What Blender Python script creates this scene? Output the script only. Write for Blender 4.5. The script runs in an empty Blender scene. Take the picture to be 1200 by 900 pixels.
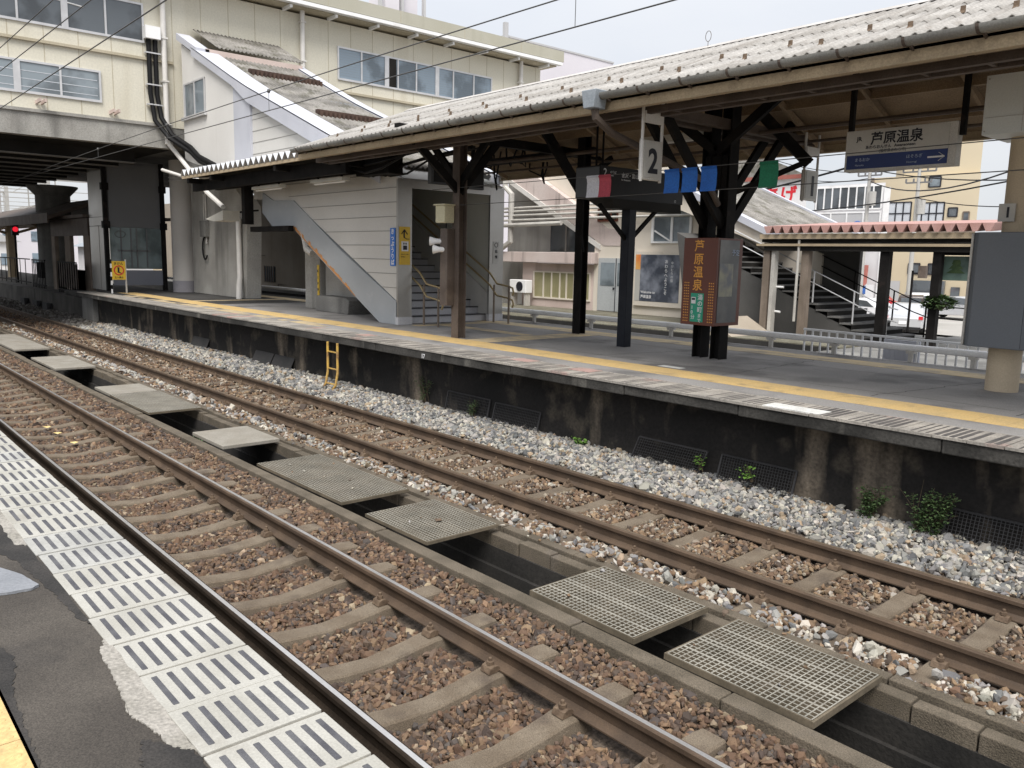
import bpy, bmesh, math, random
import numpy as np
from mathutils import Vector, Matrix
random.seed(7)
RNG = np.random.default_rng(11)
SC = bpy.context.scene
COL = SC.collection
R = math.radians

# ------------------------------------------------------------------ camera, sky, sun, exposure
FPX, YAW, PIT, ROL, CAMH = 968.545, 0.851064, 0.1509386, 0.02194425, 2.44
_f = Vector((-math.cos(PIT) * math.sin(YAW), math.cos(PIT) * math.cos(YAW), -math.sin(PIT)))
_r0 = Vector((math.cos(YAW), math.sin(YAW), 0)); _u0 = _r0.cross(_f)
_r = _r0 * math.cos(ROL) + _u0 * math.sin(ROL); _u = _u0 * math.cos(ROL) - _r0 * math.sin(ROL)
cam_d = bpy.data.cameras.new('camera'); cam = bpy.data.objects.new('camera', cam_d); COL.objects.link(cam)
cam_d.sensor_width = 36; cam_d.lens = FPX / 1200 * 36; cam_d.clip_start = 0.05; cam_d.clip_end = 2000
M = Matrix((_r, _u, -_f)).transposed().to_4x4(); M.translation = (0, 0, CAMH); cam.matrix_world = M
SC.camera = cam
SC.view_settings.view_transform = 'Standard'; SC.view_settings.look = 'None'
SC.view_settings.exposure = 0.60; SC.view_settings.gamma = 1; SC.view_settings.use_curve_mapping = False
SC.cycles.max_bounces = 10; SC.cycles.diffuse_bounces = 7; SC.cycles.use_denoising = True

SUN_EL, SUN_AZ = R(56), R(48)           # azimuth measured from -y towards +x
sun_dir = Vector((math.cos(SUN_EL) * math.sin(SUN_AZ), -math.cos(SUN_EL) * math.cos(SUN_AZ), math.sin(SUN_EL)))
w = bpy.data.worlds.new('World'); SC.world = w; w.use_nodes = True
nt = w.node_tree; nt.nodes.clear()
out = nt.nodes.new('ShaderNodeOutputWorld')
bg1 = nt.nodes.new('ShaderNodeBackground'); bg2 = nt.nodes.new('ShaderNodeBackground'); mixs = nt.nodes.new('ShaderNodeMixShader')
sky = nt.nodes.new('ShaderNodeTexSky'); sky.sky_type = 'NISHITA'; sky.sun_disc = False
sky.sun_elevation = SUN_EL; sky.sun_rotation = math.atan2(sun_dir.x, sun_dir.y)
nt.links.new(sky.outputs[0], bg1.inputs[0]); bg1.inputs[1].default_value = 0.08
tc = nt.nodes.new('ShaderNodeTexCoord'); mp = nt.nodes.new('ShaderNodeMapping'); mp.inputs['Scale'].default_value = (1, 1, 3.2)
nz = nt.nodes.new('ShaderNodeTexNoise'); nz.inputs['Scale'].default_value = 2.2; nz.inputs['Detail'].default_value = 6
rp = nt.nodes.new('ShaderNodeValToRGB'); rp.color_ramp.elements[0].position = .3; rp.color_ramp.elements[1].position = .72
rp.color_ramp.elements[0].color = (.83, .865, .93, 1); rp.color_ramp.elements[1].color = (.955, .965, .99, 1)
nt.links.new(tc.outputs['Generated'], mp.inputs[0]); nt.links.new(mp.outputs[0], nz.inputs[0]); nt.links.new(nz.outputs[0], rp.inputs[0])
nt.links.new(rp.outputs[0], bg2.inputs[0])
sxyz = nt.nodes.new('ShaderNodeSeparateXYZ'); mr = nt.nodes.new('ShaderNodeMapRange'); nt.links.new(tc.outputs['Generated'], sxyz.inputs[0]); nt.links.new(sxyz.outputs['Z'], mr.inputs['Value'])
mr.inputs['From Min'].default_value = 0; mr.inputs['From Max'].default_value = 1; mr.inputs['To Min'].default_value = .545; mr.inputs['To Max'].default_value = 1.08     # overcast: brighter towards the zenith
nt.links.new(mr.outputs[0], bg2.inputs[1])
mixs.inputs[0].default_value = 0.9
nt.links.new(bg1.outputs[0], mixs.inputs[1]); nt.links.new(bg2.outputs[0], mixs.inputs[2]); nt.links.new(mixs.outputs[0], out.inputs[0])
sd = bpy.data.lights.new('sun', 'SUN'); sd.energy = 2.7; sd.angle = R(30); sd.color = (1, .96, .9)
so = bpy.data.objects.new('sun', sd); COL.objects.link(so)
so.rotation_euler = sun_dir.to_track_quat('Z', 'Y').to_euler()

# ------------------------------------------------------------------ materials
def pm(name, c1, c2=None, scale=2.0, rough=.8, metal=0.0, bump=0.0, bscale=60.0, streak=None, grain=.12, spec=.5, stain=None, lo=.38, hi=.62):
    """Principled with world-space noise mottling c1/c2, optional streak=(colour, xy scale, threshold, strength)
    (vertical runs) and stain=(colour, scale, threshold, strength)."""
    m = bpy.data.materials.new(name); m.use_nodes = True; t = m.node_tree; N = t.nodes; L = t.links
    b = N['Principled BSDF']; b.inputs['Roughness'].default_value = rough; b.inputs['Metallic'].default_value = metal
    b.inputs['Specular IOR Level'].default_value = spec
    geo = N.new('ShaderNodeNewGeometry')
    def noise(sc, det=6, mapscale=None):
        n = N.new('ShaderNodeTexNoise'); n.inputs['Scale'].default_value = sc; n.inputs['Detail'].default_value = det
        if mapscale:
            q = N.new('ShaderNodeMapping'); q.inputs['Scale'].default_value = mapscale
            L.new(geo.outputs['Position'], q.inputs[0]); L.new(q.outputs[0], n.inputs[0])
        else: L.new(geo.outputs['Position'], n.inputs[0])
        return n
    def ramp(src, a, c):
        r = N.new('ShaderNodeMapRange'); r.inputs['From Min'].default_value = a; r.inputs['From Max'].default_value = c
        L.new(src, r.inputs['Value']); return r.outputs[0]
    def mix(fac, A, B, mode='MIX'):
        x = N.new('ShaderNodeMix'); x.data_type = 'RGBA'; x.blend_type = mode
        for sock, val in ((x.inputs[0], fac), (x.inputs[6], A), (x.inputs[7], B)):
            if isinstance(val, (int, float)): sock.default_value = val
            elif isinstance(val, tuple): sock.default_value = (*val, 1)
            else: L.new(val, sock)
        return x.outputs[2]
    c = c1
    n1 = noise(scale)
    if c2 is not None: c = mix(ramp(n1.outputs[0], lo, hi), c1, c2)
    if stain:
        n2 = noise(stain[1], 8); c = mix(_mul(N, L, ramp(n2.outputs[0], stain[2], stain[2] + .12), stain[3]), c, stain[0])
    if streak:
        n3 = noise(1.0, 7, streak[4] if len(streak) > 4 else (streak[1], streak[1], streak[1] * .12)); c = mix(_mul(N, L, ramp(n3.outputs[0], streak[2], streak[2] + .18), streak[3]), c, streak[0])
    if grain:
        n4 = noise(bscale, 3); g = N.new('ShaderNodeMapRange'); g.inputs['From Min'].default_value = .25; g.inputs['From Max'].default_value = .75
        g.inputs['To Min'].default_value = 1 - grain * 1.6; g.inputs['To Max'].default_value = 1 + grain * 1.6
        L.new(n4.outputs[0], g.inputs['Value'])
        cc = N.new('ShaderNodeCombineColor')
        for i in range(3): L.new(g.outputs[0], cc.inputs[i])
        c = mix(1.0, c, cc.outputs[0], 'MULTIPLY')
    if isinstance(c, tuple): b.inputs['Base Color'].default_value = (*c, 1)
    else: L.new(c, b.inputs['Base Color'])
    if bump:
        bn = noise(bscale, 4); bp = N.new('ShaderNodeBump'); bp.inputs['Strength'].default_value = bump; bp.inputs['Distance'].default_value = .02
        L.new(bn.outputs[0], bp.inputs['Height']); L.new(bp.outputs[0], b.inputs['Normal'])
    return m
def _mul(N, L, s, k):
    x = N.new('ShaderNodeMath'); x.operation = 'MULTIPLY'; L.new(s, x.inputs[0]); x.inputs[1].default_value = k; return x.outputs[0]
def attr_mat(name, rough=.85, bump=.25):
    m = pm(name, (.3, .3, .3), rough=rough, grain=0, bump=bump, bscale=90); t = m.node_tree
    a = t.nodes.new('ShaderNodeAttribute'); a.attribute_name = 'Col'
    t.links.new(a.outputs['Color'], t.nodes['Principled BSDF'].inputs['Base Color']); return m
def glass_mat(name, col, rough=.08):
    m = pm(name, col, tuple(c * .5 for c in col), scale=.8, lo=.44, hi=.56, rough=rough, grain=0, spec=.7); return m
def emit_mat(name, col, s):
    m = bpy.data.materials.new(name); m.use_nodes = True; b = m.node_tree.nodes['Principled BSDF']
    b.inputs['Base Color'].default_value = (*col, 1); b.inputs['Emission Color'].default_value = (*col, 1); b.inputs['Emission Strength'].default_value = s; return m

MT = dict(
 asphalt=pm('asphalt', (.05, .043, .036), (.085, .074, .062), 1.6, .92, bump=.35, bscale=170, grain=.3, stain=((.022, .02, .02), 1.1, .55, .8)),
 asphalt2=pm('platform_asphalt', (.22, .212, .205), (.285, .275, .266), .7, .9, bump=.25, bscale=150, grain=.25, stain=((.11, .107, .105), .8, .52, .8)),
 tile=pm('white_paving', (.34, .33, .295), (.41, .40, .365), 3, .8, bump=.1, bscale=120, grain=.08, stain=((.22, .20, .165), 2.6, .54, .6)),
 joint=pm('paving_joint', (.16, .145, .12), (.25, .23, .19), 6, .95),
 strip=pm('grip_strip', (.06, .06, .07), (.10, .10, .108), 9, .8, grain=.2, bscale=300),
 mortar=pm('mortar', (.25, .235, .205), (.32, .30, .27), 5, .95, bump=.5, bscale=70, grain=.2),
 yellow=pm('tactile_yellow', (.62, .43, .175), (.55, .395, .18), 2.5, .8, stain=((.30, .22, .12), 3, .56, .6), grain=.12),
 yellow_pale=pm('worn_tactile', (.55, .43, .25), (.45, .37, .25), 2.0, .85, stain=((.25, .22, .18), 2.6, .52, .7)),
 edge_tile=pm('edge_tile', (.37, .34, .30), (.22, .205, .185), 2.2, .9, stain=((.40, .22, .19), 1.4, .62, .6), grain=.2, bump=.2),
 edge_dark=pm('edge_groove', (.06, .056, .055), (.10, .09, .085), 3, .9),
 pink_tile=pm('faded_pink_tile', (.42, .26, .23), (.33, .24, .21), 5, .9),
 white_mark=pm('white_marking', (.68, .68, .66), (.55, .55, .53), 5, .85),
 low_wall=pm('old_platform_wall', (.055, .05, .044), (.10, .093, .083), 1.2, .95, streak=((.025, .024, .022), 1.6, .5, .8), grain=.2), asphalt3=pm('shaded_asphalt', (.035, .034, .033), (.06, .058, .056), 1.5, .85, grain=.2, bump=.2, bscale=120), edge_conc=pm('edge_concrete', (.055, .052, .047), (.02, .019, .017), 1.8, .95, streak=((.32, .30, .26), 2.2, .60, .7), grain=.25, bump=.3, bscale=40),
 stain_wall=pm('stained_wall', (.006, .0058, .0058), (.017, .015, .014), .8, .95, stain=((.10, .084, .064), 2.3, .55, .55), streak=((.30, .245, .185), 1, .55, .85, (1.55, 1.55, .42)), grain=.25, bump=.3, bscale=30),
 conc=pm('concrete', (.27, .26, .24), (.36, .35, .325), 1.0, .9, streak=((.13, .125, .115), 1.6, .55, .75), grain=.15, bump=.15, bscale=40),
 conc_dark=pm('weathered_concrete', (.15, .147, .14), (.25, .245, .23), .9, .9, streak=((.07, .068, .065), 1.4, .52, .8), grain=.2, bump=.15, bscale=40),
 conc_tan=pm('tan_concrete', (.30, .255, .20), (.36, .31, .25), .6, .9, streak=((.17, .14, .11), 1.5, .58, .6)),
 kerb=pm('kerb_concrete', (.095, .078, .056), (.14, .115, .085), 4, .95, grain=.3, bump=.5, bscale=120, stain=((.12, .10, .08), 5, .58, .7)),
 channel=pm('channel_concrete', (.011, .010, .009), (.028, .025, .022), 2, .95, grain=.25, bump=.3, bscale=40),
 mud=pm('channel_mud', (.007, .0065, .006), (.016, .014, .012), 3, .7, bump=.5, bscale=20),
 bed=pm('track_bed', (.085, .064, .05), (.14, .11, .085), 5, .95, grain=.4, bump=1.0, bscale=45),
 sleeper=pm('sleeper_concrete', (.14, .108, .076), (.18, .145, .106), 5, .95, grain=.3, bump=.45, bscale=160, stain=((.085, .065, .05), 3, .55, .7)),
 clip=pm('rusty_clip', (.11, .075, .05), (.17, .12, .08), 20, .8, metal=.2, bump=.3),
 rust_dark=pm('oily_shaded_rail', (.020, .015, .011), (.034, .025, .018), 4, .85, spec=.15, grain=.15), rust=pm('rail_rust', (.075, .05, .033), (.115, .077, .05), 4, .75, metal=.2, grain=.15, bscale=120, streak=((.06, .045, .035), 2, .55, .5)),
 rail_top=pm('rail_polished', (.66, .64, .62), (.74, .72, .70), 3, .34, metal=.85, grain=.04),
 rail_dull=pm('rail_dull_top', (.22, .165, .115), (.28, .22, .16), 3, .45, metal=.6, grain=.1),
 grate=pm('grp_grating', (.30, .285, .245), (.22, .21, .18), 3, .8, grain=.12, stain=((.20, .18, .15), 4, .57, .7)),
 grate_side=pm('grating_edge', (.10, .082, .056), (.15, .122, .085), 5, .85),
 slab=pm('cover_slab', (.235, .215, .18), (.275, .255, .22), 3, .9, grain=.15, bump=.2, bscale=90, stain=((.22, .19, .15), 2.5, .56, .6)),
 roofs=pm('slate_roof', (.31, .295, .275), (.385, .37, .35), 1.6, .9, grain=.15, bscale=35, stain=((.22, .195, .17), 5, .58, .5), streak=((.17, .15, .13), 1, .50, .6, (12, .7, .7))),
 roofs_dark=pm('mossy_slate', (.17, .16, .145), (.27, .255, .235), 1.6, .9, grain=.25, bscale=40, stain=((.10, .095, .07), 2.5, .52, .8)),
 ridge=pm('ridge_cap', (.40, .38, .36), (.5, .48, .46), 2, .9),
 board=pm('roof_boards', (.25, .18, .115), (.33, .245, .16), 1.2, .9, grain=.2),
 fascia=pm('fascia_board', (.44, .35, .235), (.36, .285, .19), 1.6, .8, streak=((.22, .17, .12), 3, .6, .5)),
 gutter=pm('grey_gutter', (.30, .295, .27), (.22, .215, .20), 2, .6, stain=((.12, .11, .10), 3, .58, .6)),
 gutter_blue=pm('hopper_grey', (.28, .31, .34), (.24, .27, .30), 4, .6),
 black=pm('black_steel', (.007, .0065, .0065), (.014, .0125, .012), 3, .7, spec=.12, grain=.2, stain=((.05, .036, .03), 4, .62, .5)),
 brown=pm('brown_steel', (.075, .055, .043), (.11, .085, .07), 2.5, .7, grain=.15, stain=((.16, .12, .09), 3, .6, .5)),
 navy=pm('navy_post', (.010, .012, .018), (.015, .018, .025), 3, .55, spec=.2),
 cream=pm('cream_cladding', (.595, .565, .47), (.645, .615, .52), .35, .75, grain=.05, bscale=20, streak=((.43, .385, .285), 1.0, .57, .5)),
 cream_dark=pm('cladding_seam', (.40, .355, .26), (.46, .41, .31), 1, .8),
 fascia_olive=pm('roof_fascia', (.39, .375, .30), (.43, .415, .345), .5, .7, streak=((.28, .27, .20), 1.2, .6, .5)),
 white=pm('white_paint', (.84, .84, .84), (.78, .78, .78), 1.5, .6, grain=.05, stain=((.52, .50, .47), 2, .6, .4)),
 white_pipe=pm('white_pipe', (.70, .68, .65), (.60, .58, .55), 1.5, .5, grain=.05),
 cond=pm('conduit', (.55, .53, .49), (.46, .44, .41), 3, .5, metal=.2),
 lilac=pm('pale_trim', (.46, .47, .52), (.52, .53, .58), .8, .7, grain=.05),
 encl=pm('white_rendered_wall', (.66, .645, .62), (.71, .695, .67), .6, .8, grain=.05, streak=((.50, .48, .44), 1.4, .6, .5)),
 siding=pm('grey_siding', (.56, .545, .515), (.61, .595, .565), .5, .7, grain=.05, streak=((.36, .345, .32), 1.2, .6, .4)),
 seam=pm('siding_seam', (.24, .23, .215), rough=.9),
 stringer=pm('stringer_paint', (.33, .35, .37), (.38, .40, .42), .8, .6, grain=.06, stain=((.52, .53, .54), 3, .63, .4)),
 peel=pm('peeling_orange', (.60, .27, .09), (.48, .24, .10), 9, .9),
 stainless=pm('stainless_panel', (.34, .325, .30), (.42, .41, .39), .7, .38, metal=.75, grain=.04),
 inner=pm('stair_lining', (.55, .55, .50), (.62, .62, .57), .5, .6, grain=.04),
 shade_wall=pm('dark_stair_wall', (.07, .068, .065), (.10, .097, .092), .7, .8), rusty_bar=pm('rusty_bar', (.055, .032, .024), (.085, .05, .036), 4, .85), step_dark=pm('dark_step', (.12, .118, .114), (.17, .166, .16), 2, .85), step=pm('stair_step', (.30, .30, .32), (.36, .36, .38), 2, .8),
 step_edge=pm('step_riser', (.46, .46, .48), (.52, .52, .54), 2, .8),
 brass=pm('brass_handrail', (.46, .36, .20), (.40, .31, .17), 5, .4, metal=.5),
 liftglass=glass_mat('lift_glass', (.24, .30, .31)), glassdk=glass_mat('dark_glass', (.11, .125, .14)), bitumen=pm('bitumen', (.02, .0185, .0175), (.038, .034, .031), 5, .9, grain=.3, bump=.3, bscale=120), insul=pm('insulator', (.16, .16, .165), rough=.5),
 glassbl=glass_mat('blue_grey_glass', (.24, .28, .31), .12),
 glasspane=glass_mat('pale_blue_glass', (.22, .28, .34), .15),
 alum=pm('window_frame', (.62, .62, .63), (.55, .55, .56), 4, .4, metal=.3, grain=.03),
 liftgrey=pm('lift_panel', (.15, .155, .165), (.17, .175, .185), .8, .5, grain=.03),
 liftlow=pm('lift_lower_panel', (.26, .27, .31), (.28, .29, .33), .8, .45, grain=.03),
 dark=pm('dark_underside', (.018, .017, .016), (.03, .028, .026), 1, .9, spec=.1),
 girder=pm('girder_flange', (.16, .155, .145), (.22, .21, .20), 1, .8),
 rcol=pm('painted_column', (.46, .44, .415), (.52, .50, .48), .6, .7, grain=.05),
 rcol_base=pm('column_band', (.25, .24, .265), (.29, .28, .30), 1, .7),
 beige_col=pm('beige_column', (.50, .41, .29), (.56, .465, .34), .8, .8, grain=.06, streak=((.38, .31, .22), 1.5, .6, .5)),
 greybox=pm('grey_cabinet', (.135, .15, .172), (.155, .17, .192), .8, .5, grain=.04),
 whitebox=pm('white_cabinet', (.76, .80, .80), (.70, .74, .74), .8, .5, grain=.04),
 signbrown=pm('sign_brown', (.115, .032, .018), (.135, .04, .024), 1.5, .45, grain=.04),
 orange=pm('sign_orange', (.75, .36, .07), rough=.6, grain=.03),
 green=pm('sign_green', (.02, .32, .20), rough=.5, grain=.03),
 flag_green=pm('flag_green', (.012, .15, .075), (.016, .18, .09), 3, .8),
 flag_blue=pm('flag_blue', (.02, .13, .50), (.025, .16, .58), 3, .7),
 flag_red=pm('flag_red', (.48, .075, .105), (.42, .06, .09), 3, .8),
 flag_white=pm('flag_white', (.66, .66, .70), (.60, .60, .64), 3, .8),
 signwhite=pm('sign_white', (.50, .49, .46), (.45, .44, .41), 2, .5, grain=.03),
 signnavy=pm('sign_navy', (.014, .032, .14), (.018, .04, .165), 2, .5, grain=.03),
 ink=pm('sign_ink', (.012, .013, .02), rough=.6, grain=0),
 inkwhite=pm('sign_lettering', (.75, .75, .76), rough=.6, grain=0),
 inkpale=pm('faint_lettering', (.35, .42, .55), rough=.6, grain=0),
 signblue=pm('sign_blue', (.03, .16, .55), rough=.5, grain=.03),
 signyellow=pm('sign_yellow', (.72, .48, .04), (.66, .43, .04), 3, .5, grain=.04),
 boardblack=pm('board_black', (.014, .0135, .014), (.022, .021, .021), 1, .5, spec=.2, grain=.04),
 boardgrey=pm('board_side', (.06, .065, .072), (.075, .08, .088), 1, .5, grain=.04),
 pinkwall=pm('pink_render', (.50, .40, .36), (.57, .47, .43), .7, .9, streak=((.30, .24, .21), 1.6, .57, .7), grain=.08),
 ledge=pm('stained_ledge', (.52, .43, .40), (.58, .50, .47), .8, .9, streak=((.15, .12, .11), 3.0, .56, .8), grain=.1),
 creamwall=pm('cream_render', (.64, .58, .49), (.69, .63, .55), .6, .85, streak=((.48, .40, .31), 1.4, .6, .6), grain=.06),
 greywall=pm('grey_render', (.33, .32, .305), (.40, .39, .37), .7, .9, streak=((.20, .19, .18), 1.5, .55, .7), grain=.08),
 olive=pm('olive_blind', (.26, .24, .13), (.32, .295, .17), 1.5, .3, grain=.05),
 door=pm('grey_door', (.42, .44, .45), (.38, .40, .41), 1, .5),
 moss=pm('mossy_ledge', (.11, .10, .07), (.17, .16, .12), 2, .95, grain=.4, bump=.5, bscale=30),
 pit=pm('pit_wall', (.022, .021, .020), (.04, .038, .035), .8, .95, streak=((.09, .085, .075), 1.5, .6, .6)),
 terracotta=pm('faded_red_roof', (.40, .22, .19), (.48, .29, .26), 2, .8, grain=.15),
 woodpost=pm('stained_post', (.17, .135, .105), (.23, .185, .15), 2, .85, streak=((.10, .08, .06), 3, .55, .6)),
 beige=pm('beige_wall', (.53, .45, .32), (.58, .50, .36), .15, .85, streak=((.46, .36, .21), .4, .62, .5), grain=.04),
 bldwhite=pm('white_wall', (.72, .71, .72), (.66, .65, .66), .2, .8, grain=.04),
 bldgrey=pm('grey_wall', (.42, .42, .43), (.48, .48, .49), .2, .8, grain=.04),
 lilacwall=pm('pale_lilac_wall', (.60, .575, .62), (.64, .615, .66), .2, .8, grain=.03),
 curtain=pm('pale_curtain', (.55, .58, .62), (.48, .51, .55), 1.2, .6),
 red=pm('letter_red', (.62, .02, .035), rough=.6, grain=.03),
 redtile=pm('red_roof', (.23, .07, .055), (.30, .10, .08), 1, .8),
 awning=pm('blue_awning', (.03, .12, .42), rough=.7),
 pole=pm('pole_concrete', (.38, .37, .35), (.44, .43, .41), 1, .85),
 cable=pm('cable_black', (.008, .008, .009), rough=.6, grain=0, spec=.2),
 wire=pm('overhead_wire', (.10, .10, .10), rough=.6, grain=0, metal=.3),
 forecourt=pm('forecourt_paving', (.33, .315, .29), (.38, .365, .34), .5, .9, grain=.08),
 ground=pm('earth', (.20, .18, .15), (.27, .25, .21), .05, .95, grain=.2),
 leaf=pm('leaf', (.045, .085, .030), (.075, .12, .04), 18, .6, grain=.1),
 leaf_bright=pm('bright_leaf', (.10, .22, .03), (.14, .26, .05), 18, .6, grain=.1),
 stem=pm('stem', (.10, .075, .045), rough=.9),
 ladder=pm('ladder_yellow', (.58, .37, .07), (.44, .28, .09), 6, .7, stain=((.17, .09, .05), 7, .55, .9)),
 dmesh=pm('black_mesh', (.025, .025, .027), (.035, .034, .036), 4, .7),
 dboard=pm('dark_board', (.035, .035, .036), (.05, .048, .048), 2, .9),
 carwhite=pm('car_white', (.74, .74, .76), rough=.2, grain=0), carred=pm('car_red', (.42, .02, .03), rough=.2, grain=0),
 carsilver=pm('car_silver', (.55, .56, .58), rough=.25, metal=.4, grain=0), carbrown=pm('car_dark', (.07, .055, .05), rough=.25, grain=0),
 tyre=pm('tyre', (.015, .015, .016), rough=.9), rim=pm('rim', (.5, .5, .52), rough=.3, metal=.7, grain=0),
 taillight=pm('tail_light', (.55, .02, .03), rough=.2, grain=0), plate=pm('plate_yellow', (.70, .52, .05), rough=.5, grain=0),
 lampred=emit_mat('signal_red', (.6, .015, .03), .9), tube=pm('lamp_tube', (.62, .60, .54), (.55, .53, .47), 3, .5),
 ivory=pm('ivory_box', (.60, .56, .38), (.55, .51, .35), 3, .6), posterdark=pm('poster_photo', (.06, .07, .095), (.24, .26, .31), 2.4, .3, grain=.05, lo=.42, hi=.68),
 postorange=pm('poster_orange', (.70, .19, .05), (.75, .40, .12), 1.6, .4, grain=0), posterpurple=pm('poster_purple', (.34, .30, .44), (.24, .30, .45), 1.5, .35, grain=.05),
 castle=pm('poster_green', (.02, .035, .03), (.16, .24, .20), 1.5, .4, grain=0), paleplate=pm('pale_blue_plate', (.19, .20, .22), (.24, .25, .27), 4, .6, grain=.08, bump=.2),
 frosted=pm('frosted_panel', (.07, .075, .08), (.17, .17, .165), 2.2, .3, grain=.03),
 leafdry=pm('fallen_leaf', (.62, .46, .16), (.70, .58, .28), 20, .7),
)
# ------------------------------------------------------------------ helpers
ORG = {}
def org(o):
    return ORG.get(o.name, (0, 0, 0)) if o else (0, 0, 0)
class MB:
    """collects boxes, bars, tubes and plates; build() links them as ONE mesh object"""
    def __init__(s): s.v = []; s.f = []; s.m = []; s.mi = 0
    def add(s, vs, fs):
        o = len(s.v); s.v += [tuple(p) for p in vs]; s.f += [tuple(i + o for i in f) for f in fs]; s.m += [s.mi] * len(fs); return s
    def mat(s, i): s.mi = i; return s
    def box(s, x0, x1, y0, y1, z0, z1):
        x0, x1 = sorted((x0, x1)); y0, y1 = sorted((y0, y1)); z0, z1 = sorted((z0, z1))
        return s.add([(x0, y0, z0), (x1, y0, z0), (x1, y1, z0), (x0, y1, z0), (x0, y0, z1), (x1, y0, z1), (x1, y1, z1), (x0, y1, z1)],
              [(0, 3, 2, 1), (4, 5, 6, 7), (0, 1, 5, 4), (1, 2, 6, 5), (2, 3, 7, 6), (3, 0, 4, 7)])
    def bar(s, p, q, wd, h, up=(0, 0, 1)):
        p, q = Vector(p), Vector(q); d = (q - p).normalized(); up = Vector(up)
        if abs(d.dot(up)) > .98: up = Vector((1, 0, 0))
        r = d.cross(up).normalized(); u = r.cross(d)
        vs = [e + r * a * wd / 2 + u * c * h / 2 for e in (p, q) for a, c in ((-1, -1), (1, -1), (1, 1), (-1, 1))]
        return s.add(vs, [(0, 1, 2, 3), (7, 6, 5, 4), (0, 4, 5, 1), (1, 5, 6, 2), (2, 6, 7, 3), (3, 7, 4, 0)])
    def tube(s, pts, r, n=8, caps=True):
        pts = [Vector(p) for p in pts]; rs = r if isinstance(r, (list, tuple)) else [r] * len(pts); vs = []
        ref = None
        for i, p in enumerate(pts):
            d = ((pts[min(i + 1, len(pts) - 1)] - p).normalized() + (p - pts[max(i - 1, 0)]).normalized())
            d = d.normalized() if d.length > 1e-6 else Vector((0, 0, 1))
            if ref is None: ref = Vector((0, 0, 1)) if abs(d.z) < .9 else Vector((1, 0, 0))
            a = d.cross(ref).normalized(); b = a.cross(d).normalized(); ref = b
            for k in range(n):
                t = 2 * math.pi * k / n; vs.append(p + a * math.cos(t) * rs[i] + b * math.sin(t) * rs[i])
        fs = [(i * n + k, i * n + (k + 1) % n, (i + 1) * n + (k + 1) % n, (i + 1) * n + k) for i in range(len(pts) - 1) for k in range(n)]
        if caps: fs += [tuple(range(n - 1, -1, -1)), tuple(range((len(pts) - 1) * n, len(pts) * n))]
        return s.add(vs, fs)
    def cyl(s, c, r, z0, z1, n=16): return s.tube([(c[0], c[1], z0), (c[0], c[1], z1)], r, n)
    def prism(s, poly, ext):
        """closed outline of 3-D points swept by the vector ext"""
        n = len(poly); e = Vector(ext); vs = [Vector(p) for p in poly] + [Vector(p) + e for p in poly]
        return s.add(vs, [tuple(range(n - 1, -1, -1)), tuple(range(n, 2 * n))] + [(i, (i + 1) % n, n + (i + 1) % n, n + i) for i in range(n)])
    def quad(s, *p): return s.add(p, [tuple(range(len(p)))])
    def lathe(s, prof, c, n=16):
        vs = [(c[0] + r * math.cos(2 * math.pi * k / n), c[1] + r * math.sin(2 * math.pi * k / n), c[2] + z) for r, z in prof for k in range(n)]
        m = len(prof)
        return s.add(vs, [(i * n + k, i * n + (k + 1) % n, (i + 1) * n + (k + 1) % n, (i + 1) * n + k) for i in range(m - 1) for k in range(n)] + [tuple(range(n - 1, -1, -1)), tuple(range((m - 1) * n, m * n))])
    def build(s, name, mats, parent=None, smooth=False, bevel=0, local=False, label=None):
        me = bpy.data.meshes.new(name); ox, oy, oz = (0, 0, 0) if local else org(parent)
        me.from_pydata([(x - ox, y - oy, z - oz) for x, y, z in s.v], [], s.f)
        mats = mats if isinstance(mats, (list, tuple)) else [mats]
        for q in mats: me.materials.append(MT[q] if isinstance(q, str) else q)
        if len(mats) > 1: me.polygons.foreach_set('material_index', s.m)
        bm = bmesh.new(); bm.from_mesh(me); bmesh.ops.recalc_face_normals(bm, faces=bm.faces); bm.to_mesh(me); bm.free()
        if smooth:
            me.polygons.foreach_set('use_smooth', [True] * len(me.polygons))
            me.set_sharp_from_angle(angle=R(40))
        o = bpy.data.objects.new(name, me); COL.objects.link(o)
        if parent: o.parent = parent; ORG[o.name] = org(parent)
        if bevel:
            b = o.modifiers.new('bevel', 'BEVEL'); b.width = bevel; b.segments = 2; b.limit_method = 'ANGLE'
        if label: o['label'] = label
        return o
def tag(o, label=None, cat=None, group=None, kind=None):
    if label: o['label'] = label
    if cat: o['category'] = cat
    if group: o['group'] = group
    if kind: o['kind'] = kind
    return o
def thing(name, loc, label, cat, group=None, rz=0):
    o = bpy.data.objects.new(name, None); COL.objects.link(o); o.location = loc; o.rotation_euler.z = rz; o.empty_display_size = .2
    ORG[o.name] = tuple(loc); return tag(o, label, cat, group)
def kids(o): return [c for c in bpy.data.objects if c.parent == o]
def copy_tree(o, loc=None, label=None, rz=None, parent=None, tree=None):
    c = o.copy(); COL.objects.link(c)
    if parent: c.parent = parent
    if loc is not None: c.location = loc
    if rz is not None: c.rotation_euler.z = rz
    if label: c['label'] = label
    for ch in o.children: copy_tree(ch, parent=c)
    return c
def struct(o): o['kind'] = 'structure'; return o
_txt = {}
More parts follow.
